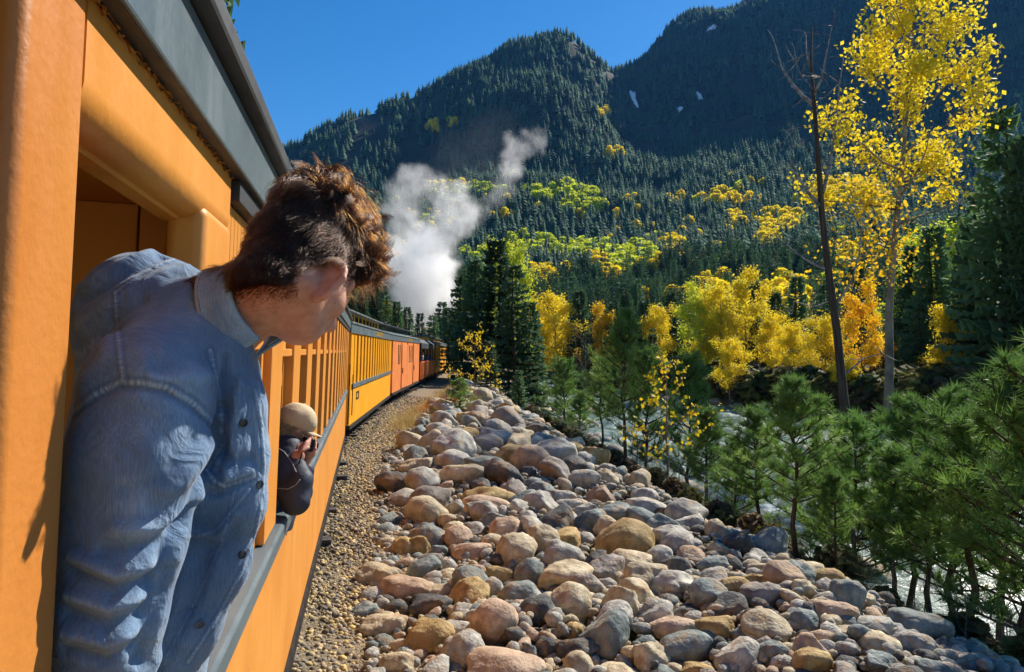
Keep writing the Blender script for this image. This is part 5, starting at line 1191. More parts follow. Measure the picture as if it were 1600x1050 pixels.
# ---------------------------------------------------------------- leaning man
YK = .915                                      # how far in front of the camera he leans out
def m3(px, py, Y): return v3(px, py, Y * YK)
YAW, PIT, HS = R(30), R(39), .98
f0 = Vector((math.sin(YAW), math.cos(YAW), 0)); hf = f0 * math.cos(PIT) - Vector((0, 0, math.sin(PIT))); hu = f0 * math.sin(PIT) + Vector((0, 0, math.cos(PIT))); hr = hf.cross(hu)
TILT = R(-6)                                   # small sideways tilt of the head
hu, hr = (hu * math.cos(TILT) + hr * math.sin(TILT)), (hr * math.cos(TILT) - hu * math.sin(TILT))
HB = [np.array(hf[:]), np.array(hu[:]), np.array(hr[:])]; HC = m3(472, 424, 1.37)
def hp(f, u, r): return HC + HS * (HB[0] * f + HB[1] * u + HB[2] * r)
man = Sdf(HC - np.array([.26, .20, .24]), HC + np.array([.20, .22, .22]), .0038)
man.ell(hp(-.012, .035, 0), HB, np.array([.100, .092, .077]) * HS, 0)
man.ell(hp(.03, -.030, 0), HB, np.array([.066, .078, .060]) * HS, .03)
man.ell(hp(.058, -.090, 0), HB, np.array([.028, .022, .030]) * HS, .03)
for sg in (-1, 1):
    man.cone(hp(-.018, -.055, sg * .054), hp(.055, -.090, sg * .018), .020 * HS, .020 * HS, .025)
    man.ell(hp(.056, -.028, sg * .040), HB, np.array([.030, .028, .026]) * HS, .02)
    man.cone(hp(.086, .028, sg * .012), hp(.074, .030, sg * .045), .012 * HS, .011 * HS, .015)
    man.ell(hp(.088, .005, sg * .031), HB, np.array([.011, .010, .014]) * HS, .004)
man.cone(hp(.090, .010, 0), hp(.113, -.034, 0), .009 * HS, .013 * HS, .012)
for u_ in (-.058, -.068): man.cone(hp(.089, u_, -.018), hp(.089, u_, .018), .008 * HS, .008 * HS, .006)
NB = m3(352, 492, 1.36)
man.cone(hp(-.028, -.055, 0), NB, .060 * HS, .068, .03); man.cone(NB, m3(300, 540, 1.36), .07, .10, .03)
# ears: shell shaped with a hollow
for sg in (-1, 1):
    er = (HB[2] * sg * .92 + HB[0] * .12); er /= np.linalg.norm(er); eu = HB[1] * .97 - HB[0] * .05; eu -= er * (eu @ er); eu /= np.linalg.norm(eu); ef = np.cross(eu, er)
    c0 = hp(-.010, -.046, sg * .075)
    # helix rim, back of the shell, lobe
    rim = [c0 + eu * (.042 * math.sin(t)) * HS + er * (.014 + .029 * math.cos(t) * (1.0 if math.sin(t) > -.2 else .8)) * HS for t in np.linspace(R(150), R(-95), 11)]
    man.ell(c0 + er * .010 * HS, [ef, eu, er], np.array([.0048, .041, .029]) * HS, .004)
    for p_, q_ in zip(rim[:-1], rim[1:]): man.cone(p_, q_, .0062 * HS, .0062 * HS, .002)
    man.ell(c0 + er * .008 * HS - eu * .040 * HS, [ef, eu, er], np.array([.0065, .012, .011]) * HS, .005)
EARS = [hp(.004, -.056, sg * .088) for sg in (-1, 1)]
V, Q = man.mesh('m'); V = lap(V, Q, 2, .4)
person = tag(link('person', npmesh('person', V, Q), M_skin), 'man in a blue denim shirt leaning out of the window, looking ahead along the train', 'person')
headV, headQ = V, Q

# --- denim shirt
lo = np.minimum.reduce([m3(60, 380, 1.6), m3(60, 380, 1.0), m3(420, 1180, 1.1), m3(60, 1180, 1.5)]) - .06; hi = np.maximum.reduce([m3(440, 360, 1.5), m3(420, 360, 1.1)]) + .05
lo[1], hi[1] = .93, 1.58; lo[2] = 1.70
sh = Sdf(lo, hi, .0061, YK)
sh.cone(m3(228, 492, 1.40), m3(292, 505, 1.37), .118, .098, 0)
sh.cone(m3(292, 505, 1.37), m3(322, 495, 1.355), .098, .078, .03)
sh.cone(m3(318, 590, 1.37), m3(290, 700, 1.37), .105, .125, .05)
sh.chain([(m3(228, 500, 1.40), .118), (m3(240, 720, 1.38), .14), (m3(225, 860, 1.38), .14), (m3(195, 1010, 1.38), .145), (m3(175, 1190, 1.38), .15)], .05)
sh.chain([(m3(340, 560, 1.30), .055), (m3(372, 640, 1.31), .040), (m3(384, 715, 1.31), .030), (m3(382, 790, 1.31), .028), (m3(352, 890, 1.31), .028), (m3(302, 985, 1.30), .03), (m3(232, 1120, 1.28), .04)], .05)
sh.cone(m3(300, 760, 1.34), m3(250, 960, 1.32), .10, .09, .06)
sh.cone(m3(290, 530, 1.31), m3(228, 606, 1.19), .078, .096, .045)          # near shoulder
sh.cone(m3(290, 505, 1.44), m3(250, 560, 1.57), .085, .09, .04)              # far shoulder
arm = [(m3(232, 612, 1.19), .099), (m3(215, 720, 1.165), .097), (m3(190, 850, 1.145), .088), (m3(168, 960, 1.13), .078), (m3(158, 1100, 1.15), .074)]
d = np.full(sh.f.shape, 9.0, np.float32); keep = sh.f.copy(); sh.f = d; sh.chain(arm, .03); armd = sh.f; sh.f = keep
sh._u(armd, .014)
V, Q = sh.mesh('shirt'); V = lap(V, Q, 3, .5)
# loose cloth: refine, then broad soft buckling, drawn folds and raised seams
def subdivide(V, Q):
    n = len(V); m = len(Q); E = np.sort(np.concatenate([np.stack([Q[:, i], Q[:, (i + 1) % 4]], 1) for i in range(4)]), 1)
    key = E[:, 0].astype(np.int64) * n + E[:, 1]; uk, inv = np.unique(key, return_inverse=True); em = (V[uk // n] + V[uk % n]) / 2; fc = V[Q].mean(1)
    ei = n + inv.reshape(4, m); fi = n + len(uk) + np.arange(m)
    return np.concatenate([V, em, fc]), np.concatenate([np.stack([Q[:, i], ei[i], fi, ei[(i - 1) % 4]], 1) for i in range(4)])
V, Q = subdivide(V, Q); V = lap(V, Q, 2, .5)
Nn = vnormals(V, Q)
cam_loc = Vector((0, 0, H))
def mktree(V, Q): return BVHTree.FromPolygons(V.tolist(), Q.tolist())
bvh = mktree(V, Q)
def hit(px, py, tree=None):
    dd = ray(px, py).normalized(); loc, nor, _, dist = (tree or bvh).ray_cast(cam_loc, dd); return loc, nor
def drawn(poly, n=26):
    out = []; q = [Vector(p) for p in poly]; m = n // (len(q) - 1) + 1
    for i in range(len(q) - 1):
        for j in range(m):
            p = q[i].lerp(q[i + 1], j / m); h_, _ = hit(p[0], p[1])
            if h_ is not None: out.append(h_)
    if out:
        md_ = np.median([o_.y for o_ in out]); out = [o_ for o_ in out if abs(o_.y - md_) < .13]
    return out
def polydist(V, pts):
    """distance to a polyline and the arc length at the nearest point, for vertices near it"""
    p = np.array([x[:] for x in pts]); s0 = 0
    sel = np.where(((V > p.min(0) - .06) & (V < p.max(0) + .06)).all(1))[0]; W = V[sel]; bb = np.full(len(W), 9.0); ar = np.zeros(len(W))
    for a, b in zip(p[:-1], p[1:]):
        ab = b - a; L2 = max(ab @ ab, 1e-9); t = np.clip(((W - a) @ ab) / L2, 0, 1); dd = np.linalg.norm(W - a - t[:, None] * ab, axis=1); up_ = dd < bb
        ar = np.where(up_, s0 + t * L2 ** .5, ar); bb = np.minimum(bb, dd); s0 += L2 ** .5
    return sel, bb, ar
disp = .0040 * fbm(V * np.array([8, 8, 5]), 3, 5) + .0018 * vnoise(V * np.array([30, 30, 18]), 9)
wear = np.zeros(len(V))
FOLDS = [([(110, 655), (150, 622), (188, 603), (225, 605), (262, 613), (300, 636), (324, 660), (340, 684)], -.006, .010),
         ([(345, 640), (338, 700), (300, 775), (262, 850), (232, 930), (214, 1045)], -.014, .015),
         ([(345, 660), (335, 640), (330, 690), (285, 750), (220, 785)], .008, .016), ([(300, 690), (255, 745), (190, 770)], -.006, .014), ([(310, 770), (250, 825), (180, 830)], .008, .013), ([(285, 810), (235, 850), (160, 862)], -.008, .011),
         ([(112, 870), (180, 896), (244, 880)], .010, .010), ([(110, 895), (180, 922), (236, 905)], -.009, .009), ([(106, 930), (170, 950), (230, 930)], .010, .010), ([(105, 958), (170, 976), (224, 958)], -.009, .009), ([(104, 990), (165, 1004), (218, 985)], .009, .009), ([(104, 1016), (165, 1032), (214, 1010)], -.008, .009),
         ([(125, 470), (200, 425), (258, 396)], -.011, .011), ([(125, 448), (190, 412), (255, 385)], .007, .011), ([(125, 505), (190, 462), (262, 425), (320, 410)], .007, .013), ([(125, 540), (180, 500), (225, 470)], -.006, .013), ([(130, 600), (165, 560), (180, 500)], .006, .015), ([(120, 570), (150, 545), (178, 500)], -.006, .010),
         ([(352, 560), (345, 620), (352, 680), (345, 740)], -.009, .009), ([(372, 600), (365, 660), (368, 720), (350, 760)], .008, .009), ([(345, 690), (365, 720), (395, 715)], -.007, .009), ([(340, 720), (362, 748), (398, 738)], .007, .008), ([(310, 770), (345, 770), (390, 745)], -.007, .009), ([(345, 650), (362, 690), (352, 735)], .006, .007),
         ([(320, 560), (290, 560), (250, 575)], -.004, .016), ([(330, 590), (290, 590), (240, 592)], .004, .012), ([(300, 830), (340, 840), (372, 800)], .005, .009), ([(285, 880), (270, 960), (240, 1040)], .006, .016), ([(330, 850), (305, 930), (262, 1010)], -.006, .016), ([(352, 820), (330, 920), (285, 1010)], .004, .012), ([(262, 890), (245, 950), (222, 1040)], -.006, .010), ([(390, 620), (398, 680), (400, 740)], -.005, .010)]
for poly, amp, wd in FOLDS:
    pts = drawn(poly)
    if len(pts) > 1: sl, dd, _ = polydist(V, pts); disp[sl] += amp * np.exp(-(dd / wd) ** 2)
V = V + Nn * disp[:, None]; V = lap(V, Q, 2, .4); Nn = vnormals(V, Q); bvh = mktree(V, Q)
SEAMS = [([(108, 652), (130, 632), (150, 616), (188, 597), (225, 599), (261, 606), (300, 629), (326, 653), (344, 680)], .0042, .0065, 1), ([(180, 457), (184, 520), (192, 594)], .0030, .0045, .7), ([(180, 457), (215, 432), (255, 410), (300, 396)], .0030, .005, .8), ([(322, 735), (336, 752), (352, 760), (398, 744)], .0030, .005, .8), ([(284, 838), (310, 838), (340, 826), (392, 762)], .0022, .004, .4),
         ([(366, 618), (372, 690), (366, 770), (346, 850), (300, 950), (258, 1030)], .0016, .003, .35), ([(399, 610), (410, 668), (413, 720), (411, 780), (398, 840), (378, 892), (350, 945), (318, 998), (290, 1040)], .0030, .005, .6), ([(328, 548), (338, 590), (346, 640), (346, 676)], .0034, .006, .8), ([(380, 600), (384, 640), (372, 690)], .002, .004, .4), ([(322, 735), (345, 700), (352, 690)], .0025, .004, .6)]
disp = np.zeros(len(V))
for poly, amp, wd, wr in SEAMS:
    pts = drawn(poly, 60)
    if len(pts) < 3: continue
    sl, dd, ar = polydist(V, pts); wd *= .8; puck = .5 + .5 * np.sin(ar * 1100 + 4 * np.sin(ar * 130)); rid = np.exp(-(dd / wd) ** 2)
    amp *= .42; wd *= .72; disp[sl] += amp * rid * (.6 + .4 * puck) - amp * .5 * np.exp(-((dd - wd * 2.2) / (wd * .8)) ** 2); wear[sl] += wr * (rid * puck - .55 * np.exp(-((dd - wd * 1.7) / (wd * .6)) ** 2))
V = V + Nn * disp[:, None]; bvh = mktree(V, Q)
sme = npmesh('shirt', V, Q); at = sme.attributes.new('wear', 'FLOAT', 'POINT'); at.data.foreach_set('value', wear.astype(np.float32))
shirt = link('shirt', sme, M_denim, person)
M_snap = mat('snap_metal', [srgb(60, 66, 80), srgb(110, 118, 132)], .35, 60, 3, metal=.8)
for px, py in ((405, 757), (378, 866), (312, 975), (380, 660)):
    h_, n_ = hit(px, py)
    if h_ is None: continue
    n_ = n_.normalized(); 
    if n_.dot(ray(px, py)) > 0: n_ = -n_
    b = MB(); a = n_.orthogonal().normalized(); c = n_.cross(a); k = 14
    ring = [h_ + n_ * .0022 + (a * math.cos(6.283 * i / k) + c * math.sin(6.283 * i / k)) * .0062 for i in range(k + 1)]
    b.tube(ring, .0014, 5, False); b.tube([h_ - n_ * .001, h_ + n_ * .0016], .0055, k); b.build('snap_button', M_snap, shirt, smooth=False)
# collar: stand band and folded leaf round the neck
AX = np.array([.90, -.20, .40]); AX /= np.linalg.norm(AX); CC = m3(402, 480, 1.345)
e1_ = np.array([0, -1.0, 0]); e1_ -= AX * (e1_ @ AX); e1_ /= np.linalg.norm(e1_)     # towards the camera = his right
e2_ = np.cross(AX, e1_)                                                              # towards back / front
if e2_[2] < 0: e2_ = -e2_                                                            # e2 points up = nape side
ang = np.linspace(R(-205), R(25), 60)      # 90deg = nape ... measured from e1
rows = []; r = rngs(12)
wob = np.array([vnoise(np.array([[a * 1.7, 0, 0]]), 3)[0] for a in ang])
for rad, ax_, in ((.084, -.036), (.080, -.004), (.082, .011), (.087, .009), (.094, -.010), (.102, -.038), (.1035, -.043), (.0995, -.0415), (.0915, -.012), (.085, .004), (.081, .006)):
    row = []
    for a, wv in zip(np.linspace(R(-52), R(232), 70), np.interp(np.linspace(0, 59, 70), np.arange(60), wob)):
        endp = min(abs(a - R(-52)), abs(a - R(232))); point = math.exp(-(endp / R(20)) ** 2)
        drop = -.042 * point if ax_ < -.005 and rad > .085 else 0
        rr = rad * (1 + .03 * wv)
        row.append(CC + AX * (ax_ + drop + .004 * wv) + (e1_ * math.cos(a) * rr * 1.0 + e2_ * math.sin(a) * rr * .93))
    rows.append(row)
G = np.array(rows); nr_, nc_ = G.shape[:2]; ii = np.arange(nr_ * nc_).reshape(nr_, nc_)
Qc = np.stack([ii[:-1, :-1], ii[:-1, 1:], ii[1:, 1:], ii[1:, :-1]], -1).reshape(-1, 4)
col = link('collar', npmesh('collar', G.reshape(-1, 3), Qc), M_denim, shirt); sd_ = col.modifiers.new('thick', 'SOLIDIFY'); sd_.thickness = .0022; sd_.offset = 0
MB().tube([G[5, j] for j in range(nc_)], .0016, 5).build('collar_edge', M_seam, shirt, smooth=True)
# trousers inside the coach
tr = Sdf((-1.75, .9, .84), (-.72, 1.75, 1.86), .016)
hipc = np.array([-.93, 1.26, 1.72]); tr.cone(hipc + [0, -.09, 0], hipc + [0, .09, 0], .15, .15, 0)
for sg in (-1, 1): tr.chain([(hipc + [0, sg * .1, -.05], .11), (np.array([-1.12, 1.26 + sg * .12, 1.32]), .085), (np.array([-1.18, 1.26 + sg * .13, .93]), .07)], .04); tr.cone((-1.2, 1.26 + sg * .13, .89), (-1.06, 1.28 + sg * .15, .885), .045, .04, .03)
V, Q = tr.mesh('t'); link('trousers', npmesh('trousers', V, Q), mat('dark_trousers', [srgb(40, 42, 50), srgb(60, 62, 70)], .9, 20), person)

# --- hair: dark under-volume plus strands
M_haircap = mat('hair_underlayer', [srgb(44, 30, 21), srgb(66, 46, 32)], .7, 120, 4, .8, 300, dist=.004)
hc = Sdf(HC - np.array([.19, .19, .15]), HC + np.array([.22, .22, .26]), .0045)
hc.ell(hp(-.014, .036, 0), HB, np.array([.106, .098, .083]) * HS, 0); hc.cone(hp(-.045, -.03, 0), hp(-.055, -.075, 0), .062 * HS, .056 * HS, .03)
F_ = ((hc.X - HC[0]) * HB[0][0] + (hc.Y - HC[1]) * HB[0][1] + (hc.Z - HC[2]) * HB[0][2]) / HS; U_ = ((hc.X - HC[0]) * HB[1][0] + (hc.Y - HC[1]) * HB[1][1] + (hc.Z - HC[2]) * HB[1][2]) / HS; R_ = ((hc.X - HC[0]) * HB[2][0] + (hc.Y - HC[1]) * HB[2][1] + (hc.Z - HC[2]) * HB[2][2]) / HS
th_ = -.040 + .026 * sstep(-.03, .04, F_)
cut = (-(U_ * .80 - np.maximum(F_, -.2) * .62 - th_) * HS).astype(np.float32)
# keep the ear free
hc.f = np.maximum(hc.f, cut * .9)
for e_ in EARS: hc.f = np.maximum(hc.f, (.046 - np.sqrt((hc.X - e_[0]) ** 2 + (hc.Y - e_[1]) ** 2 + (hc.Z - e_[2]) ** 2)).astype(np.float32))
for (f_, u_, r_, a, b_, c_) in ((-.015, .098, 0, .106, .070, .072), (.040, .142, .010, .058, .050, .056), (-.005, .162, .010, .058, .044, .050), (-.055, .145, .005, .058, .050, .056), (.072, .100, .026, .044, .044, .044), (.072, .145, -.020, .048, .044, .044), (-.082, .105, .01, .042, .05, .055), (.02, .118, .048, .055, .038, .034), (-.03, .118, .050, .05, .038, .032), (.088, .090, .0, .036, .036, .05)):
    hc.ell(hp(f_, u_, r_), HB, np.array([a, b_, c_]) * HS, .012)
V, Q = hc.mesh('h'); Nn = vnormals(V, Q); V = V + Nn * (.004 * vnoise(V * 60, 4) - .002)[:, None]
cap_o = link('hair_underlayer', npmesh('hair_underlayer', V, Q), M_haircap, person)
# strand field
r = rngs(77); loc = lambda X: np.stack([((X - HC) @ HB[i]) / HS for i in range(3)], -1)
lv_ = loc(V); nl = np.stack([Nn @ HB[i] for i in range(3)], -1)
topw = sstep(.060, .11, lv_[:, 1] + .2 * np.clip(lv_[:, 0], -.2, .1)) * (nl[:, 1] > -.35)
def walk(p, d0, curl, L, S, jit=.05):
    pts = [p]; d = d0.copy(); n = len(p)
    for k in range(S - 1):
        dn_ = d / (np.linalg.norm(d, axis=1)[:, None] + 1e-9); dw = dn_[:, :1] * HB[0] + dn_[:, 1:2] * HB[1] + dn_[:, 2:3] * HB[2]
        pts.append(pts[-1] + dw * (L / (S - 1))[:, None]); d = dn_ + curl * (2.0 / (S - 1)) + r.normal(size=(n, 3)) * jit
    return np.stack(pts, 1)
def locks(nl_, per, Lm, spread, S=10):
    """guide locks on the top hair, each a bundle of strands that narrows to a tip"""
    pick = r.choice(len(V), nl_, p=topw / topw.sum()); p = V[pick]; nn = nl[pick]; l0 = lv_[pick]
    big = np.stack([vnoise(l0 * 20 + 7 * k, 40 + k) for k in range(3)], -1)
    L = Lm * r.uniform(.6, 1.3, nl_); fwd = np.stack([.30 - 2.5 * np.clip(-l0[:, 0], 0, .1), np.full(nl_, .05), .35 * np.sign(l0[:, 2]) + 0 * l0[:, 2]], -1)
    d0 = nn * .34 + fwd * 1.3 + big * .95 + r.normal(size=(nl_, 3)) * .22
    side = np.cross(nn, d0); side /= np.linalg.norm(side, axis=1)[:, None] + 1e-9
    curl = -nn * 1.25 + side * (r.uniform(-.8, .8, nl_))[:, None] + big * .5
    Gd = walk(p - (nn[:, :1] * HB[0] + nn[:, 1:2] * HB[1] + nn[:, 2:3] * HB[2]) * .006, d0, curl, L, S, .03)
    out = np.repeat(Gd, per, 0); off = r.normal(size=(len(out), 1, 3)) * spread
    t = np.linspace(0, 1, S)[None, :, None]; out = out + off * (1 - .75 * t) + np.cumsum(r.normal(size=out.shape) * .00035, 1)
    # uneven strand ends
    cutl = r.uniform(.7, 1.12, (len(out), 1, 1)); return out[:, :1] + (out - out[:, :1]) * cutl
def mid_hair(n):
    w = np.clip(1.15 - topw, 0, 1); pick = r.choice(len(V), n, p=w / w.sum()); l0 = lv_[pick]; nn = nl[pick]; p = V[pick] + r.normal(size=(n, 3)) * .0022
    cl = np.stack([vnoise(l0 * 30 + 3 * k, 60 + k) for k in range(3)], -1); tq = topw[pick]
    L = (.014 + .022 * tq + .010 * sstep(.02, .09, l0[:, 1])) * r.uniform(.6, 1.3, n)
    d0 = nn * .28 + np.array([-.30, -.80, 0]) * (1 - .8 * tq)[:, None] + np.array([.5, .15, .1]) * tq[:, None] + cl * .55; return walk(p, d0, np.array([.05, -.35, 0]) - nn * .45, L, 6)
def short_hair(n):
    lh = loc(headV); nh = vnormals(headV, headQ); nh_l = np.stack([nh @ HB[i] for i in range(3)], -1)
    e = lh[:, 1] * .80 - np.maximum(lh[:, 0], -.2) * .62
    th = -.068 + .040 * sstep(-.03, .04, lh[:, 0]); w = sstep(-.026, .020, e - th) ** 1.6 * (lh[:, 0] < .07); w = np.maximum(w, .9 * ((np.abs(lh[:, 2]) > .050) & (lh[:, 0] > .008) & (lh[:, 0] < .050) & (lh[:, 1] > -.045) & (lh[:, 1] < .08)))
    ear = np.minimum(*[np.linalg.norm(headV - e_, axis=1) for e_ in EARS]) < .050; w = w * ~ear
    pick = r.choice(len(headV), n, p=w / w.sum()); l0 = lh[pick]; nn = nh_l[pick]; p = headV[pick] + r.normal(size=(n, 3)) * .0014
    L = (.004 + .020 * sstep(-.005, .06, (e - th)[pick])) * r.uniform(.6, 1.35, n); cl = np.stack([vnoise(l0 * 45 + 3 * k, 50 + k) for k in range(3)], -1)
    d0 = nn * .55 + np.array([-.35, -.75, 0]) + cl * .4; return walk(p, d0, np.array([-.1, -.4, 0]) - nn * .4, L, 5)
def hair_obj(name, G, m, rad):
    hcv = bpy.data.hair_curves.new(name); n, S = G.shape[:2]; hcv.add_curves([S] * n)
    hcv.attributes['position'].data.foreach_set('vector', G.reshape(-1).astype(np.float32)) if 'position' in hcv.attributes else hcv.position_data.foreach_set('vector', G.reshape(-1).astype(np.float32))
    ra = hcv.attributes.get('radius') or hcv.attributes.new('radius', 'FLOAT', 'POINT')
    t = np.tile(np.linspace(1, .25, S), n).astype(np.float32) * rad; ra.data.foreach_set('value', t)
    hcv.materials.append(m); o = bpy.data.objects.new(name, hcv); C.objects.link(o); o.parent = person; return o
M_hair = bpy.data.materials.new('brown_hair'); M_hair.use_nodes = True; N, L = M_hair.node_tree.nodes, M_hair.node_tree.links; N.remove(N['Principled BSDF'])
hb = N.new('ShaderNodeBsdfHairPrincipled'); hb.parametrization = 'MELANIN'; hb.inputs['Melanin'].default_value = .70; hb.inputs['Melanin Redness'].default_value = .42; hb.inputs['Roughness'].default_value = .27; hb.inputs['Radial Roughness'].default_value = .4; hb.inputs['Random Color'].default_value = .35
L.new(hb.outputs[0], N['Material Output'].inputs['Surface'])
hair_obj('hair', np.concatenate([locks(600, 44, .060, .0048), locks(60, 6, .072, .003)]), M_hair, .00033)
hair_obj('side_hair', mid_hair(26000), M_hair, .0003)
hair_obj('short_hair', short_hair(42000), M_hair, .00026)
# eyebrow-side stubble is left to the skin material

# ---------------------------------------------------------------- second person with cap and camera
def basis(yaw, pit):
    f0 = np.array([math.sin(yaw), math.cos(yaw), 0]); f = f0 * math.cos(pit) - np.array([0, 0, math.sin(pit)]); u = f0 * math.sin(pit) + np.array([0, 0, math.cos(pit)]); return [f, u, np.cross(f, u)]
B2 = basis(R(58), R(22)); HC2 = v3(463, 671, 3.80)
def h2(f, u, r): return HC2 + B2[0] * f + B2[1] * u + B2[2] * r
s2 = Sdf(HC2 - np.array([.32, .36, .50]), HC2 + np.array([.30, .26, .22]), .0062)
s2.ell(h2(-.01, .03, 0), B2, (.094, .088, .074), 0); s2.ell(h2(.03, -.035, 0), B2, (.062, .08, .056), .03); s2.ell(h2(.06, -.1, 0), B2, (.026, .024, .028), .03)
s2.cone(h2(.09, .005, 0), h2(.112, -.034, 0), .009, .013, .012); s2.cone(h2(-.03, -.05, 0), h2(-.06, -.16, 0), .055, .06, .03)
for sg in (-1, 1): s2.ell(h2(-.01, -.01, sg * .074), B2, (.016, .03, .01), .006)
HNR = v3(470, 708, 3.66); HNL = v3(486, 700, 3.70)
def hand2(s, wr, palm, tips, thumb):
    s.cone(wr, palm, .024, .026, .02); s.ell(palm, basis(R(60), 0), (.034, .03, .022), .02)
    for i, (k1, tp) in enumerate(tips): s.cone(palm, k1, .012, .010, .006); s.cone(k1, tp, .0095, .008, .004)
    s.cone(palm, thumb[0], .013, .011, .006); s.cone(thumb[0], thumb[1], .011, .009, .004)
hand2(s2, v3(462, 735, 3.62), v3(466, 712, 3.64), [(v3(472 + 2 * i, 704 - 4 * i, 3.60 + .012 * i), v3(482 + i, 700 - 5 * i, 3.63 + .015 * i)) for i in range(4)], (v3(466, 698, 3.68), v3(474, 692, 3.70)))
hand2(s2, v3(474, 728, 3.74), v3(484, 706, 3.72), [(v3(492 - i, 702 - 4 * i, 3.70 + .014 * i), v3(493 - 2 * i, 692 - 3 * i, 3.72 + .014 * i)) for i in range(4)], (v3(478, 698, 3.72), v3(480, 688, 3.73)))
V, Q = s2.mesh('p2')
person2 = tag(link('person', npmesh('person', V, Q), skin_mat('skin_older', [srgb(190, 132, 112), srgb(204, 148, 128)], .2)), 'person in a beige cap and navy jacket leaning out of a window, photographing', 'person')
jk = Sdf(v3(400, 830, 3.7) - np.array([.35, .35, .05]), np.maximum(v3(500, 660, 3.9), v3(500, 660, 3.4)) + np.array([.05, .25, .1]), .008)
jk.chain([(v3(425, 712, 3.86), .13), (v3(415, 790, 3.9), .16), (v3(395, 900, 3.9), .17)], .05); jk.cone(v3(440, 690, 3.84), v3(446, 672, 3.84), .085, .07, .04)
jk.chain([(v3(446, 705, 3.72), .088), (v3(452, 748, 3.62), .082), (v3(462, 782, 3.55), .072)], .03); jk.chain([(v3(462, 782, 3.55), .070), (v3(470, 752, 3.57), .058), (v3(466, 728, 3.62), .040)], .02)
jk.chain([(v3(452, 705, 3.92), .07), (v3(470, 770, 3.86), .06), (v3(478, 735, 3.76), .042)], .025)
V, Q = jk.mesh('j'); Nn = vnormals(V, Q); V = V + Nn * (.006 * fbm(V * np.array([7, 7, 11]), 2, 9) + .004 * np.abs(vnoise(V * np.array([16, 16, 26]), 12)))[:, None]; V = lap(V, Q, 1, .4)
M_navy = mat('navy_nylon', [srgb(38, 44, 58), srgb(50, 58, 72), srgb(64, 72, 86)], .62, 8, 4, .3, 40, dist=.01)
jacket = link('jacket', npmesh('jacket', V, Q), M_navy, person2)
jb = BVHTree.FromPolygons(V.tolist(), Q.tolist())
for poly in ([(434, 763), (450, 764), (462, 758), (470, 748)], [(434, 700), (444, 706), (456, 722), (464, 740)]):
    q = [];
    for i in range(len(poly) - 1):
        for j in range(8):
            p = Vector(poly[i]).lerp(Vector(poly[i + 1]), j / 8); h_, n_ = hit(p[0], p[1], jb)
            if h_ is not None: q.append(h_ + Vector((0, -.002, 0)))
    if len(q) > 3: MB().tube(q, .0035, 5).build('reflective_piping', mat('grey_piping', [srgb(120, 130, 140), srgb(150, 158, 166)], .5, 20), jacket, smooth=True)
# cap: dome, brim, button
M_capm = mat('beige_cotton', [srgb(186, 166, 130), srgb(204, 184, 148), srgb(216, 198, 164)], .9, 6, 5, .5, 90, dist=.006)
cp = Sdf(HC2 - .2, HC2 + .24, .006); cp.ell(h2(-.012, .048, 0), B2, (.106, .092, .088), 0)
U2 = (cp.X - HC2[0]) * B2[1][0] + (cp.Y - HC2[1]) * B2[1][1] + (cp.Z - HC2[2]) * B2[1][2]; F2 = (cp.X - HC2[0]) * B2[0][0] + (cp.Y - HC2[1]) * B2[0][1] + (cp.Z - HC2[2]) * B2[0][2]
cp.f = np.maximum(cp.f, (-(U2 + .002 + .05 * F2)).astype(np.float32)); V, Q = cp.mesh('c'); Nn = vnormals(V, Q); V = V + Nn * (.004 * vnoise(V * 22, 2))[:, None]
cap2 = link('cap', npmesh('cap', lap(V, Q, 1, .4), Q), M_capm, person2)
b = MB(); rows = []
for i in range(9):
    t = i / 8; a = R(-62 + 124 * t); ed = []
    for k in range(4):
        q = k / 3; rr = .094 + .062 * q * math.cos(a) ** .8; ed.append(h2(-.012 + rr * math.cos(a) * 1.02, .014 - .010 * q - .014 * math.sin(a) ** 2, .088 * math.sin(a) * (1 - .08 * q)))
    rows.append(ed)
G = np.array(rows); ii = np.arange(36).reshape(9, 4); Qc = np.stack([ii[:-1, :-1], ii[:-1, 1:], ii[1:, 1:], ii[1:, :-1]], -1).reshape(-1, 4)
br_ = link('brim', npmesh('brim', G.reshape(-1, 3), Qc), M_capm, cap2); q_ = br_.modifiers.new('t', 'SOLIDIFY'); q_.thickness = .005
MB().tube([h2(-.012, .136, 0), h2(-.012, .146, 0)], [.010, .006], 8).build('cap_button', M_capm, cap2, smooth=True)
# greyish hair under the cap
r = rngs(3); n = 1500; a = r.uniform(R(60), R(300), n); p = HC2 + B2[0][None] * (np.cos(a) * .093 - .012)[:, None] + B2[1][None] * r.uniform(-.055, .02, n)[:, None] + B2[2][None] * (np.sin(a) * .078)[:, None]
G = np.stack([p + (B2[1] * -.012 * k)[None] + r.normal(size=(n, 3)) * .006 for k in range(4)], 1)
ho = hair_obj('hair', G, mat('grey_blond_hair', [srgb(150, 132, 104), srgb(190, 172, 140)], .5, 60), .0012); ho.parent = person2
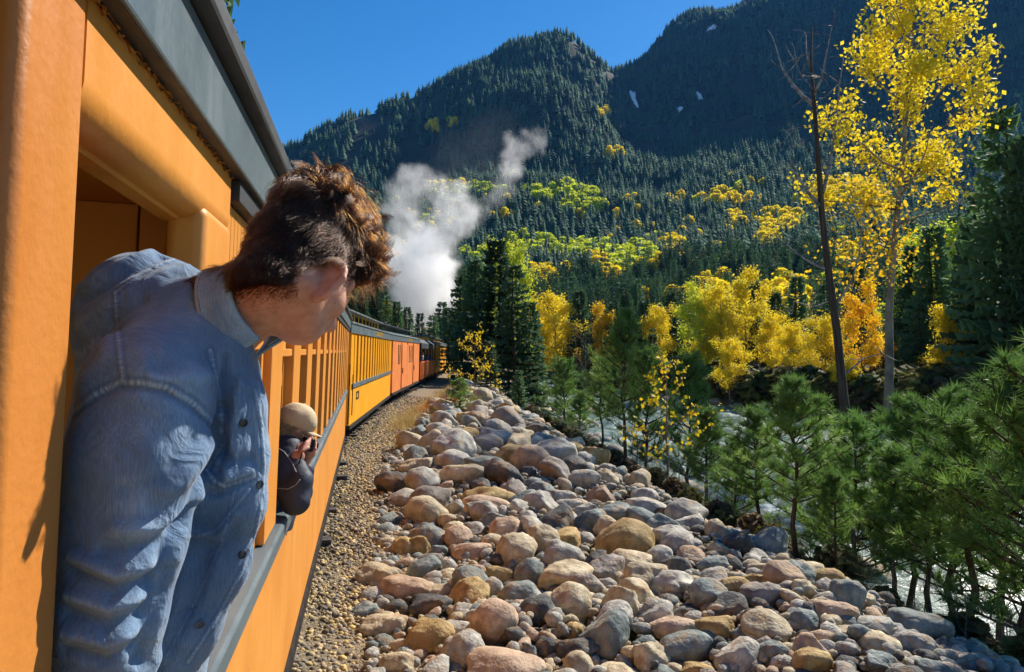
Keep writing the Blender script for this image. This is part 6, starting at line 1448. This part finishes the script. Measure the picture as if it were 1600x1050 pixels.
# camera held in both hands: a thing of its own
ce = tag(empty('compact_camera', v3(481, 694, 3.72)), 'small black camera held to the face of the capped person', 'camera'); ce.rotation_euler = (R(-15), 0, R(-55))
MB().box(-.055, .055, -.018, .018, -.034, .034).build('camera_body', M_black, ce, bevel=.006); MB().tube([(0, .018, 0), (0, .05, 0)], [.027, .025], 14).build('lens', M_black, ce); MB().tube([(.03, 0, .034), (.03, 0, .040)], .006, 10).build('shutter_button', M_steel, ce)
b = MB(); b.tube([v3(474, 700, 3.66), v3(471, 712, 3.60), v3(468, 722, 3.585), v3(467, 732, 3.59)], .004, 5); st_ = b.build('wrist_strap', M_black, ce); st_.matrix_parent_inverse = ce.matrix_world.inverted() if False else (Matrix.Translation(ce.location) @ ce.rotation_euler.to_matrix().to_4x4()).inverted()

# ---------------------------------------------------------------- passengers standing in the open gondola car
gm = Matrix.Translation(gond.location) @ gond.rotation_euler.to_matrix().to_4x4()
def passenger(x, y, yaw, coat, label, arm_up=0, hgt=1.72, hat=None):
    g = Sdf((-.4, -.4, -.02), (.4, .4, 1.85), .028); k = hgt / 1.72
    g.ell((0, .01, 1.60), [np.array([1, 0, 0]), np.array([0, 1, 0]), np.array([0, 0, 1])], (.075, .09, .115), 0); g.cone((0, -.01, 1.50), (0, -.02, 1.40), .05, .06, .03)
    g.cone((-.15, 0, 1.36), (.15, 0, 1.36), .07, .07, .05); g.cone((0, 0, 1.3), (0, 0, .95), .14, .13, .06)
    for sg in (-1, 1):
        g.chain([((sg * .09, 0, .92), .09), ((sg * .1, .02, .5), .065), ((sg * .1, 0, .08), .05)], .03)
        if arm_up and sg > 0: g.chain([((.19, 0, 1.36), .055), ((.27, .15, 1.25), .045), ((.14, .25, 1.48), .035)], .02)
        else: g.chain([((sg * .19, 0, 1.36), .055), ((sg * .25, .04, 1.1), .045), ((sg * .18, .2, .99), .035)], .02)
    V, Q = g.mesh('p'); V = V * k; nrmz = V[:, 2] / k
    me = npmesh('person', V, Q); me.materials.append(M_skin); me.materials.append(coat); me.materials.append(M_soff); me.materials.append(hat or M_haircap)
    cz = nrmz[Q].mean(1); cyy = (V[Q][:, :, 1] / k).mean(1); mi = np.where(cz > 1.44, np.where((cz > 1.63) | (cyy < -.03), 3, 0), np.where(cz > .9, 1, 2)); mi = np.where((cyy > .19) & (cz > .9) & (cz < 1.6), 0, mi); me.polygons.foreach_set('material_index', mi.astype(np.int32))
    o = link('person', me, None); o.matrix_world = gm @ Matrix.Translation((x, y, .87)) @ Matrix.Rotation(yaw, 4, 'Z'); tag(o, label, 'person', 'passengers in the open gondola car')
cl = lambda n, a: mat(n, [srgb(*a), srgb(*[min(255, c + 16) for c in a])], .8, 6)
cs_ = [cl('lime_jacket', (196, 206, 40)), cl('navy_jacket', (40, 44, 62)), cl('white_jacket', (214, 212, 208)), cl('charcoal_jacket', (52, 54, 60)), cl('blue_jacket', (54, 92, 150)), cl('red_jacket', (206, 66, 44)), cl('teal_jacket', (60, 110, 120))]
for i, (x, y, yaw, lab, up, hh) in enumerate(((.95, .9, -1.3, 'lime jacketed passenger at the near end of the open gondola car', 0, 1.74), (.9, 2.6, -1.2, 'navy jacketed passenger in the open gondola, next to the lime one', 1, 1.70), (.98, 4.4, -1.5, 'passenger in a white top at the middle of the open gondola', 0, 1.66), (.9, 6.3, -1.2, 'charcoal jacketed passenger in the open gondola', 1, 1.78), (1.0, 8.2, -1.4, 'blue jacketed passenger in the far half of the open gondola', 0, 1.64), (.9, 10.0, -1.1, 'red jacketed passenger near the far end of the open gondola', 0, 1.76), (.95, 11.6, -1.3, 'teal jacketed passenger at the far end of the open gondola', 0, 1.68))):
    passenger(x, y, yaw, cs_[i], lab, up, hh, M_red if i == 5 else None)
# ================================================================== STEAM PLUME (volume) AND AIR
SY = 118.0
def wp(px, py, dy=0): return np.array(P(px, py, SY + dy)[:])
_path = [  # px, py, radius px, strength, depth offset
    [(650, 530, 10, 1.5, 0), (651, 510, 20, 1.5, 0), (652, 480, 36, 1.4, 0), (655, 445, 46, 1.3, 0), (662, 415, 48, 1.2, 0), (668, 395, 42, 1.0, 0)],
    [(645, 400, 34, .9, 2), (632, 365, 26, .5, 3), (628, 330, 24, .42, 4), (634, 300, 26, .40, 5), (655, 285, 24, .40, 5), (690, 290, 24, .30, 5)],
    [(670, 395, 36, .8, 0), (690, 360, 34, .55, 0), (705, 330, 34, .6, 0), (728, 335, 24, .45, 0), (712, 300, 30, .42, 0)],
    [(735, 345, 14, .35, -2), (760, 318, 16, .16, -3), (788, 290, 14, .28, -4), (803, 262, 20, .45, -5), (795, 245, 16, .35, -5), (820, 240, 14, .26, -6), (836, 215, 16, .36, -7), (842, 200, 10, .25, -7)],
    [(690, 300, 60, .006, 2), (740, 260, 60, .006, 0), (800, 220, 50, .004, -4)]]
pts = []; rad = []; st_ = []; rs = rngs(19)
for seg in _path:
    for a, b in zip(seg[:-1], seg[1:]):
        for t in np.linspace(0, 1, 10, endpoint=False):
            q = np.array(a) * (1 - t) + np.array(b) * t; w0 = wp(q[0], q[1], q[4]); rm = q[2] / F_PX * SY
            pts.append(w0 + rs.normal(size=3) * rm * .22); rad.append(rm * rs.uniform(.75, 1.15)); st_.append(q[3])
pts = np.array(pts)
me = bpy.data.meshes.new('steam_plume'); me.vertices.add(len(pts)); me.vertices.foreach_set('co', pts.astype(np.float32).ravel())
for nm, v in (('rad', rad), ('str', st_)): a = me.attributes.new(nm, 'FLOAT', 'POINT'); a.data.foreach_set('value', np.array(v, np.float32))
M_steam = bpy.data.materials.new('steam'); M_steam.use_nodes = True; N, L = M_steam.node_tree.nodes, M_steam.node_tree.links; N.remove(N['Principled BSDF'])
pv = N.new('ShaderNodeVolumePrincipled'); pv.inputs['Color'].default_value = (.995, .996, .998, 1); pv.inputs['Density'].default_value = .45; pv.inputs['Anisotropy'].default_value = .5; pv.inputs['Density Attribute'].default_value = 'density'
L.new(pv.outputs[0], N['Material Output'].inputs['Volume'])
steam = bpy.data.objects.new('steam_plume', me); C.objects.link(steam)
g = bpy.data.node_groups.new('steam_nodes', 'GeometryNodeTree'); g.interface.new_socket('Geometry', in_out='INPUT', socket_type='NodeSocketGeometry'); g.interface.new_socket('Geometry', in_out='OUTPUT', socket_type='NodeSocketGeometry')
N, L = g.nodes, g.links; gi = N.new('NodeGroupInput'); go = N.new('NodeGroupOutput'); vc = N.new('GeometryNodeVolumeCube')
lo_ = pts.min(0) - 10; hi_ = pts.max(0) + 10
vc.inputs['Min'].default_value = lo_; vc.inputs['Max'].default_value = hi_
res = ((hi_ - lo_) / .42).astype(int)
for k, nm in enumerate(('Resolution X', 'Resolution Y', 'Resolution Z')): vc.inputs[nm].default_value = int(res[k])
def mth(op, a, b=None, c=None):
    n = N.new('ShaderNodeMath'); n.operation = op
    for i, v in enumerate((a, b, c)):
        if v is None: continue
        if isinstance(v, (int, float)): n.inputs[i].default_value = v
        else: L.new(v, n.inputs[i])
    return n.outputs[0]
def vm(op, a, b=None, s=None):
    n = N.new('ShaderNodeVectorMath'); n.operation = op
    L.new(a, n.inputs[0])
    if b is not None:
        if isinstance(b, tuple): n.inputs[1].default_value = b
        else: L.new(b, n.inputs[1])
    if s is not None: n.inputs['Scale'].default_value = s
    return n
pos = N.new('GeometryNodeInputPosition').outputs[0]
def nse(scale, det, rough=.55, vec=None):
    n = N.new('ShaderNodeTexNoise'); n.inputs['Scale'].default_value = scale; n.inputs['Detail'].default_value = det; n.inputs['Roughness'].default_value = rough; L.new(vec or pos, n.inputs['Vector']); return n
w1 = vm('SCALE', vm('SUBTRACT', nse(.16, 3).outputs['Color'], (.5, .5, .5)).outputs[0], s=6.5); w2 = vm('SCALE', vm('SUBTRACT', nse(.6, 3).outputs['Color'], (.5, .5, .5)).outputs[0], s=2.2)
wpz = vm('ADD', vm('ADD', pos, w1.outputs[0]).outputs[0], w2.outputs[0]).outputs[0]
tot = None
for k in range(1):
    sn_ = N.new('GeometryNodeSampleNearest'); sn_.domain = 'POINT'; L.new(gi.outputs[0], sn_.inputs['Geometry']); L.new(wpz, sn_.inputs['Sample Position'])
    def samp(nm, ty):
        si = N.new('GeometryNodeSampleIndex'); si.data_type = ty; si.domain = 'POINT'; L.new(gi.outputs[0], si.inputs['Geometry']); L.new(sn_.outputs[0], si.inputs['Index'])
        if nm == 'position': L.new(N.new('GeometryNodeInputPosition').outputs[0], si.inputs['Value'])
        else:
            na = N.new('GeometryNodeInputNamedAttribute'); na.data_type = ty; na.inputs[0].default_value = nm; L.new(na.outputs[0], si.inputs['Value'])
        return si.outputs[0]
    d = vm('LENGTH', vm('SUBTRACT', wpz, samp('position', 'FLOAT_VECTOR')).outputs[0]).outputs['Value']
    q = mth('SUBTRACT', 1.0, mth('DIVIDE', d, samp('rad', 'FLOAT'))); q = mth('MAXIMUM', q, 0.0)
    q = mth('MINIMUM', mth('MULTIPLY', q, 2.2), 1.0); q = mth('MULTIPLY', q, samp('str', 'FLOAT'))
    fine = mth('MULTIPLY_ADD', nse(.55, 6, .62).outputs['Fac'], 3.2, -1.0); fine = mth('MINIMUM', mth('MAXIMUM', fine, .06), 1.5)
    tot = mth('MULTIPLY', q, fine)
L.new(tot, vc.inputs['Density']); sm = N.new('GeometryNodeSetMaterial'); sm.inputs['Material'].default_value = M_steam
L.new(vc.outputs[0], sm.inputs[0]); L.new(sm.outputs[0], go.inputs[0])
md = steam.modifiers.new('steam', 'NODES'); md.node_group = g
tag(steam, 'white steam plume rising from the unseen engine and drifting across the mountain', 'steam', kind='stuff'); me.materials.append(M_steam)

zlo, zhi = float(GZ.min()) - 1.0, float(max(GZ.max(), 640)) + 30
hz = MB().box(-6500, 6500, -40, 3100, zlo, zhi)
M_haze = bpy.data.materials.new('thin_air_haze'); M_haze.use_nodes = True; N, L = M_haze.node_tree.nodes, M_haze.node_tree.links; N.remove(N['Principled BSDF'])
pv = N.new('ShaderNodeVolumePrincipled'); pv.inputs['Color'].default_value = (.12, .42, 1, 1); pv.inputs['Density'].default_value = .00006; pv.inputs['Anisotropy'].default_value = .1
L.new(pv.outputs[0], N['Material Output'].inputs['Volume'])
haze = hz.build('haze', M_haze); tag(haze, 'thin blue air between the camera and the mountains', 'haze', kind='stuff')
# ================================================================== LABELS THAT SINGLE OUT THE REPEATS
import re
used = set(o['label'] for o in C.objects if 'label' in o and o['label'] != 'LBL')
def short(l): return re.split(r',| with | on | just | near | beside | lying | at | in | behind | left | right | touching| leaning| resting| between | below | cut | out | under | furthest', l)[0]
named = [(o, proj(*o.location)) for o in C.objects if o.name.startswith('boulder') and o['label'] != 'LBL']
handles = {}
for o, p in named: handles.setdefault(short(o['label']), []).append(o)
rest = [o for o in C.objects if o.name.startswith('boulder') and o['label'] == 'LBL']
rest.sort(key=lambda o: -o.scale[0] / o.location.y)
for o in rest:
    colk = [k for k, m in MR.items() if m == o.material_slots[0].material][0]; px, py = proj(*o.location)
    wpx = o.scale[0] * 2 * F_PX / o.location.y; sz = 'large' if wpx > 62 else ('medium-sized' if wpx > 36 else 'small'); shp = SHAPE[int(o.data.name.split('_')[1].split('.')[0])]
    done = False
    for q, p in sorted(named, key=lambda t: math.hypot(t[1][0] - px, (t[1][1] - py) * 1.3))[:14]:
        h_ = short(q['label'])
        if len(handles[h_]) > 1: continue
        dx, dy = px - p[0], py - p[1]
        if abs(dx) > abs(dy) * 1.2: rel = 'left of' if dx < 0 else 'right of'
        else: rel = 'behind' if dy < 0 else 'in front of'
        dist = math.hypot(dx, dy); far_ = 'just ' if dist < 60 else ('some way ' if dist > 130 else '')
        for lab in (f'{sz} {shp} {CN[colk]} stone {far_}{rel} the {h_}',):
            if lab not in used and len(lab.split()) <= 16: o['label'] = lab; used.add(lab); done = True; break
        if done: break
    if not done: o['label'] = f'{sz} {shp} {CN[colk]} stone among the far boulders'
ORD = ['leftmost', 'second', 'third', 'fourth', 'fifth', 'sixth', 'seventh', 'eighth', 'ninth', 'tenth', 'eleventh', 'twelfth']
bt = sorted([o for o in C.objects if o.get('group') == 'spruces behind the train'], key=lambda o: proj(*o.location)[0])
for i, o in enumerate(bt): o['label'] = f'{ORD[i]} dark spruce from the left, on the slope behind the train' if i else 'leftmost dark spruce on the slope behind the train'
LM = [(850, 'the pair of golden aspens'), (940, 'the orange aspen'), (978, 'the tallest bank pine'), (1030, 'the golden aspen beside the tallest bank pine'), (1094, 'the lime green aspen'), (1165, 'the tallest bright yellow aspen'), (1236, 'the wide golden aspen'), (1312, 'the dead tree'), (1376, 'the cottonwood trunk'), (1486, 'the lone yellow aspen in shade')]
for o in [o for o in C.objects if o.get('group') == 'conifers on the far bank']:
    px, py = proj(*o.location); top = proj(o.location.x, o.location.y, o.location.z + o.scale[2])[1]
    for n_, (lx, ln) in enumerate(sorted(LM, key=lambda t: abs(t[0] - px))):
        hgt = 'tall' if top < 425 else ('low' if top > 485 else 'mid-height'); rel = 'straight behind' if abs(px - lx) < 14 else ('behind and left of' if px < lx else 'behind and right of')
        lab = f'{hgt} dark conifer {rel} {ln}'
        if lab not in used: break
        lab = f'{hgt} {"broad" if o.scale[0] / o.scale[2] > 1.1 else "slim"} dark conifer {rel} {ln}'
        if lab not in used: break
    o['label'] = lab; used.add(lab)
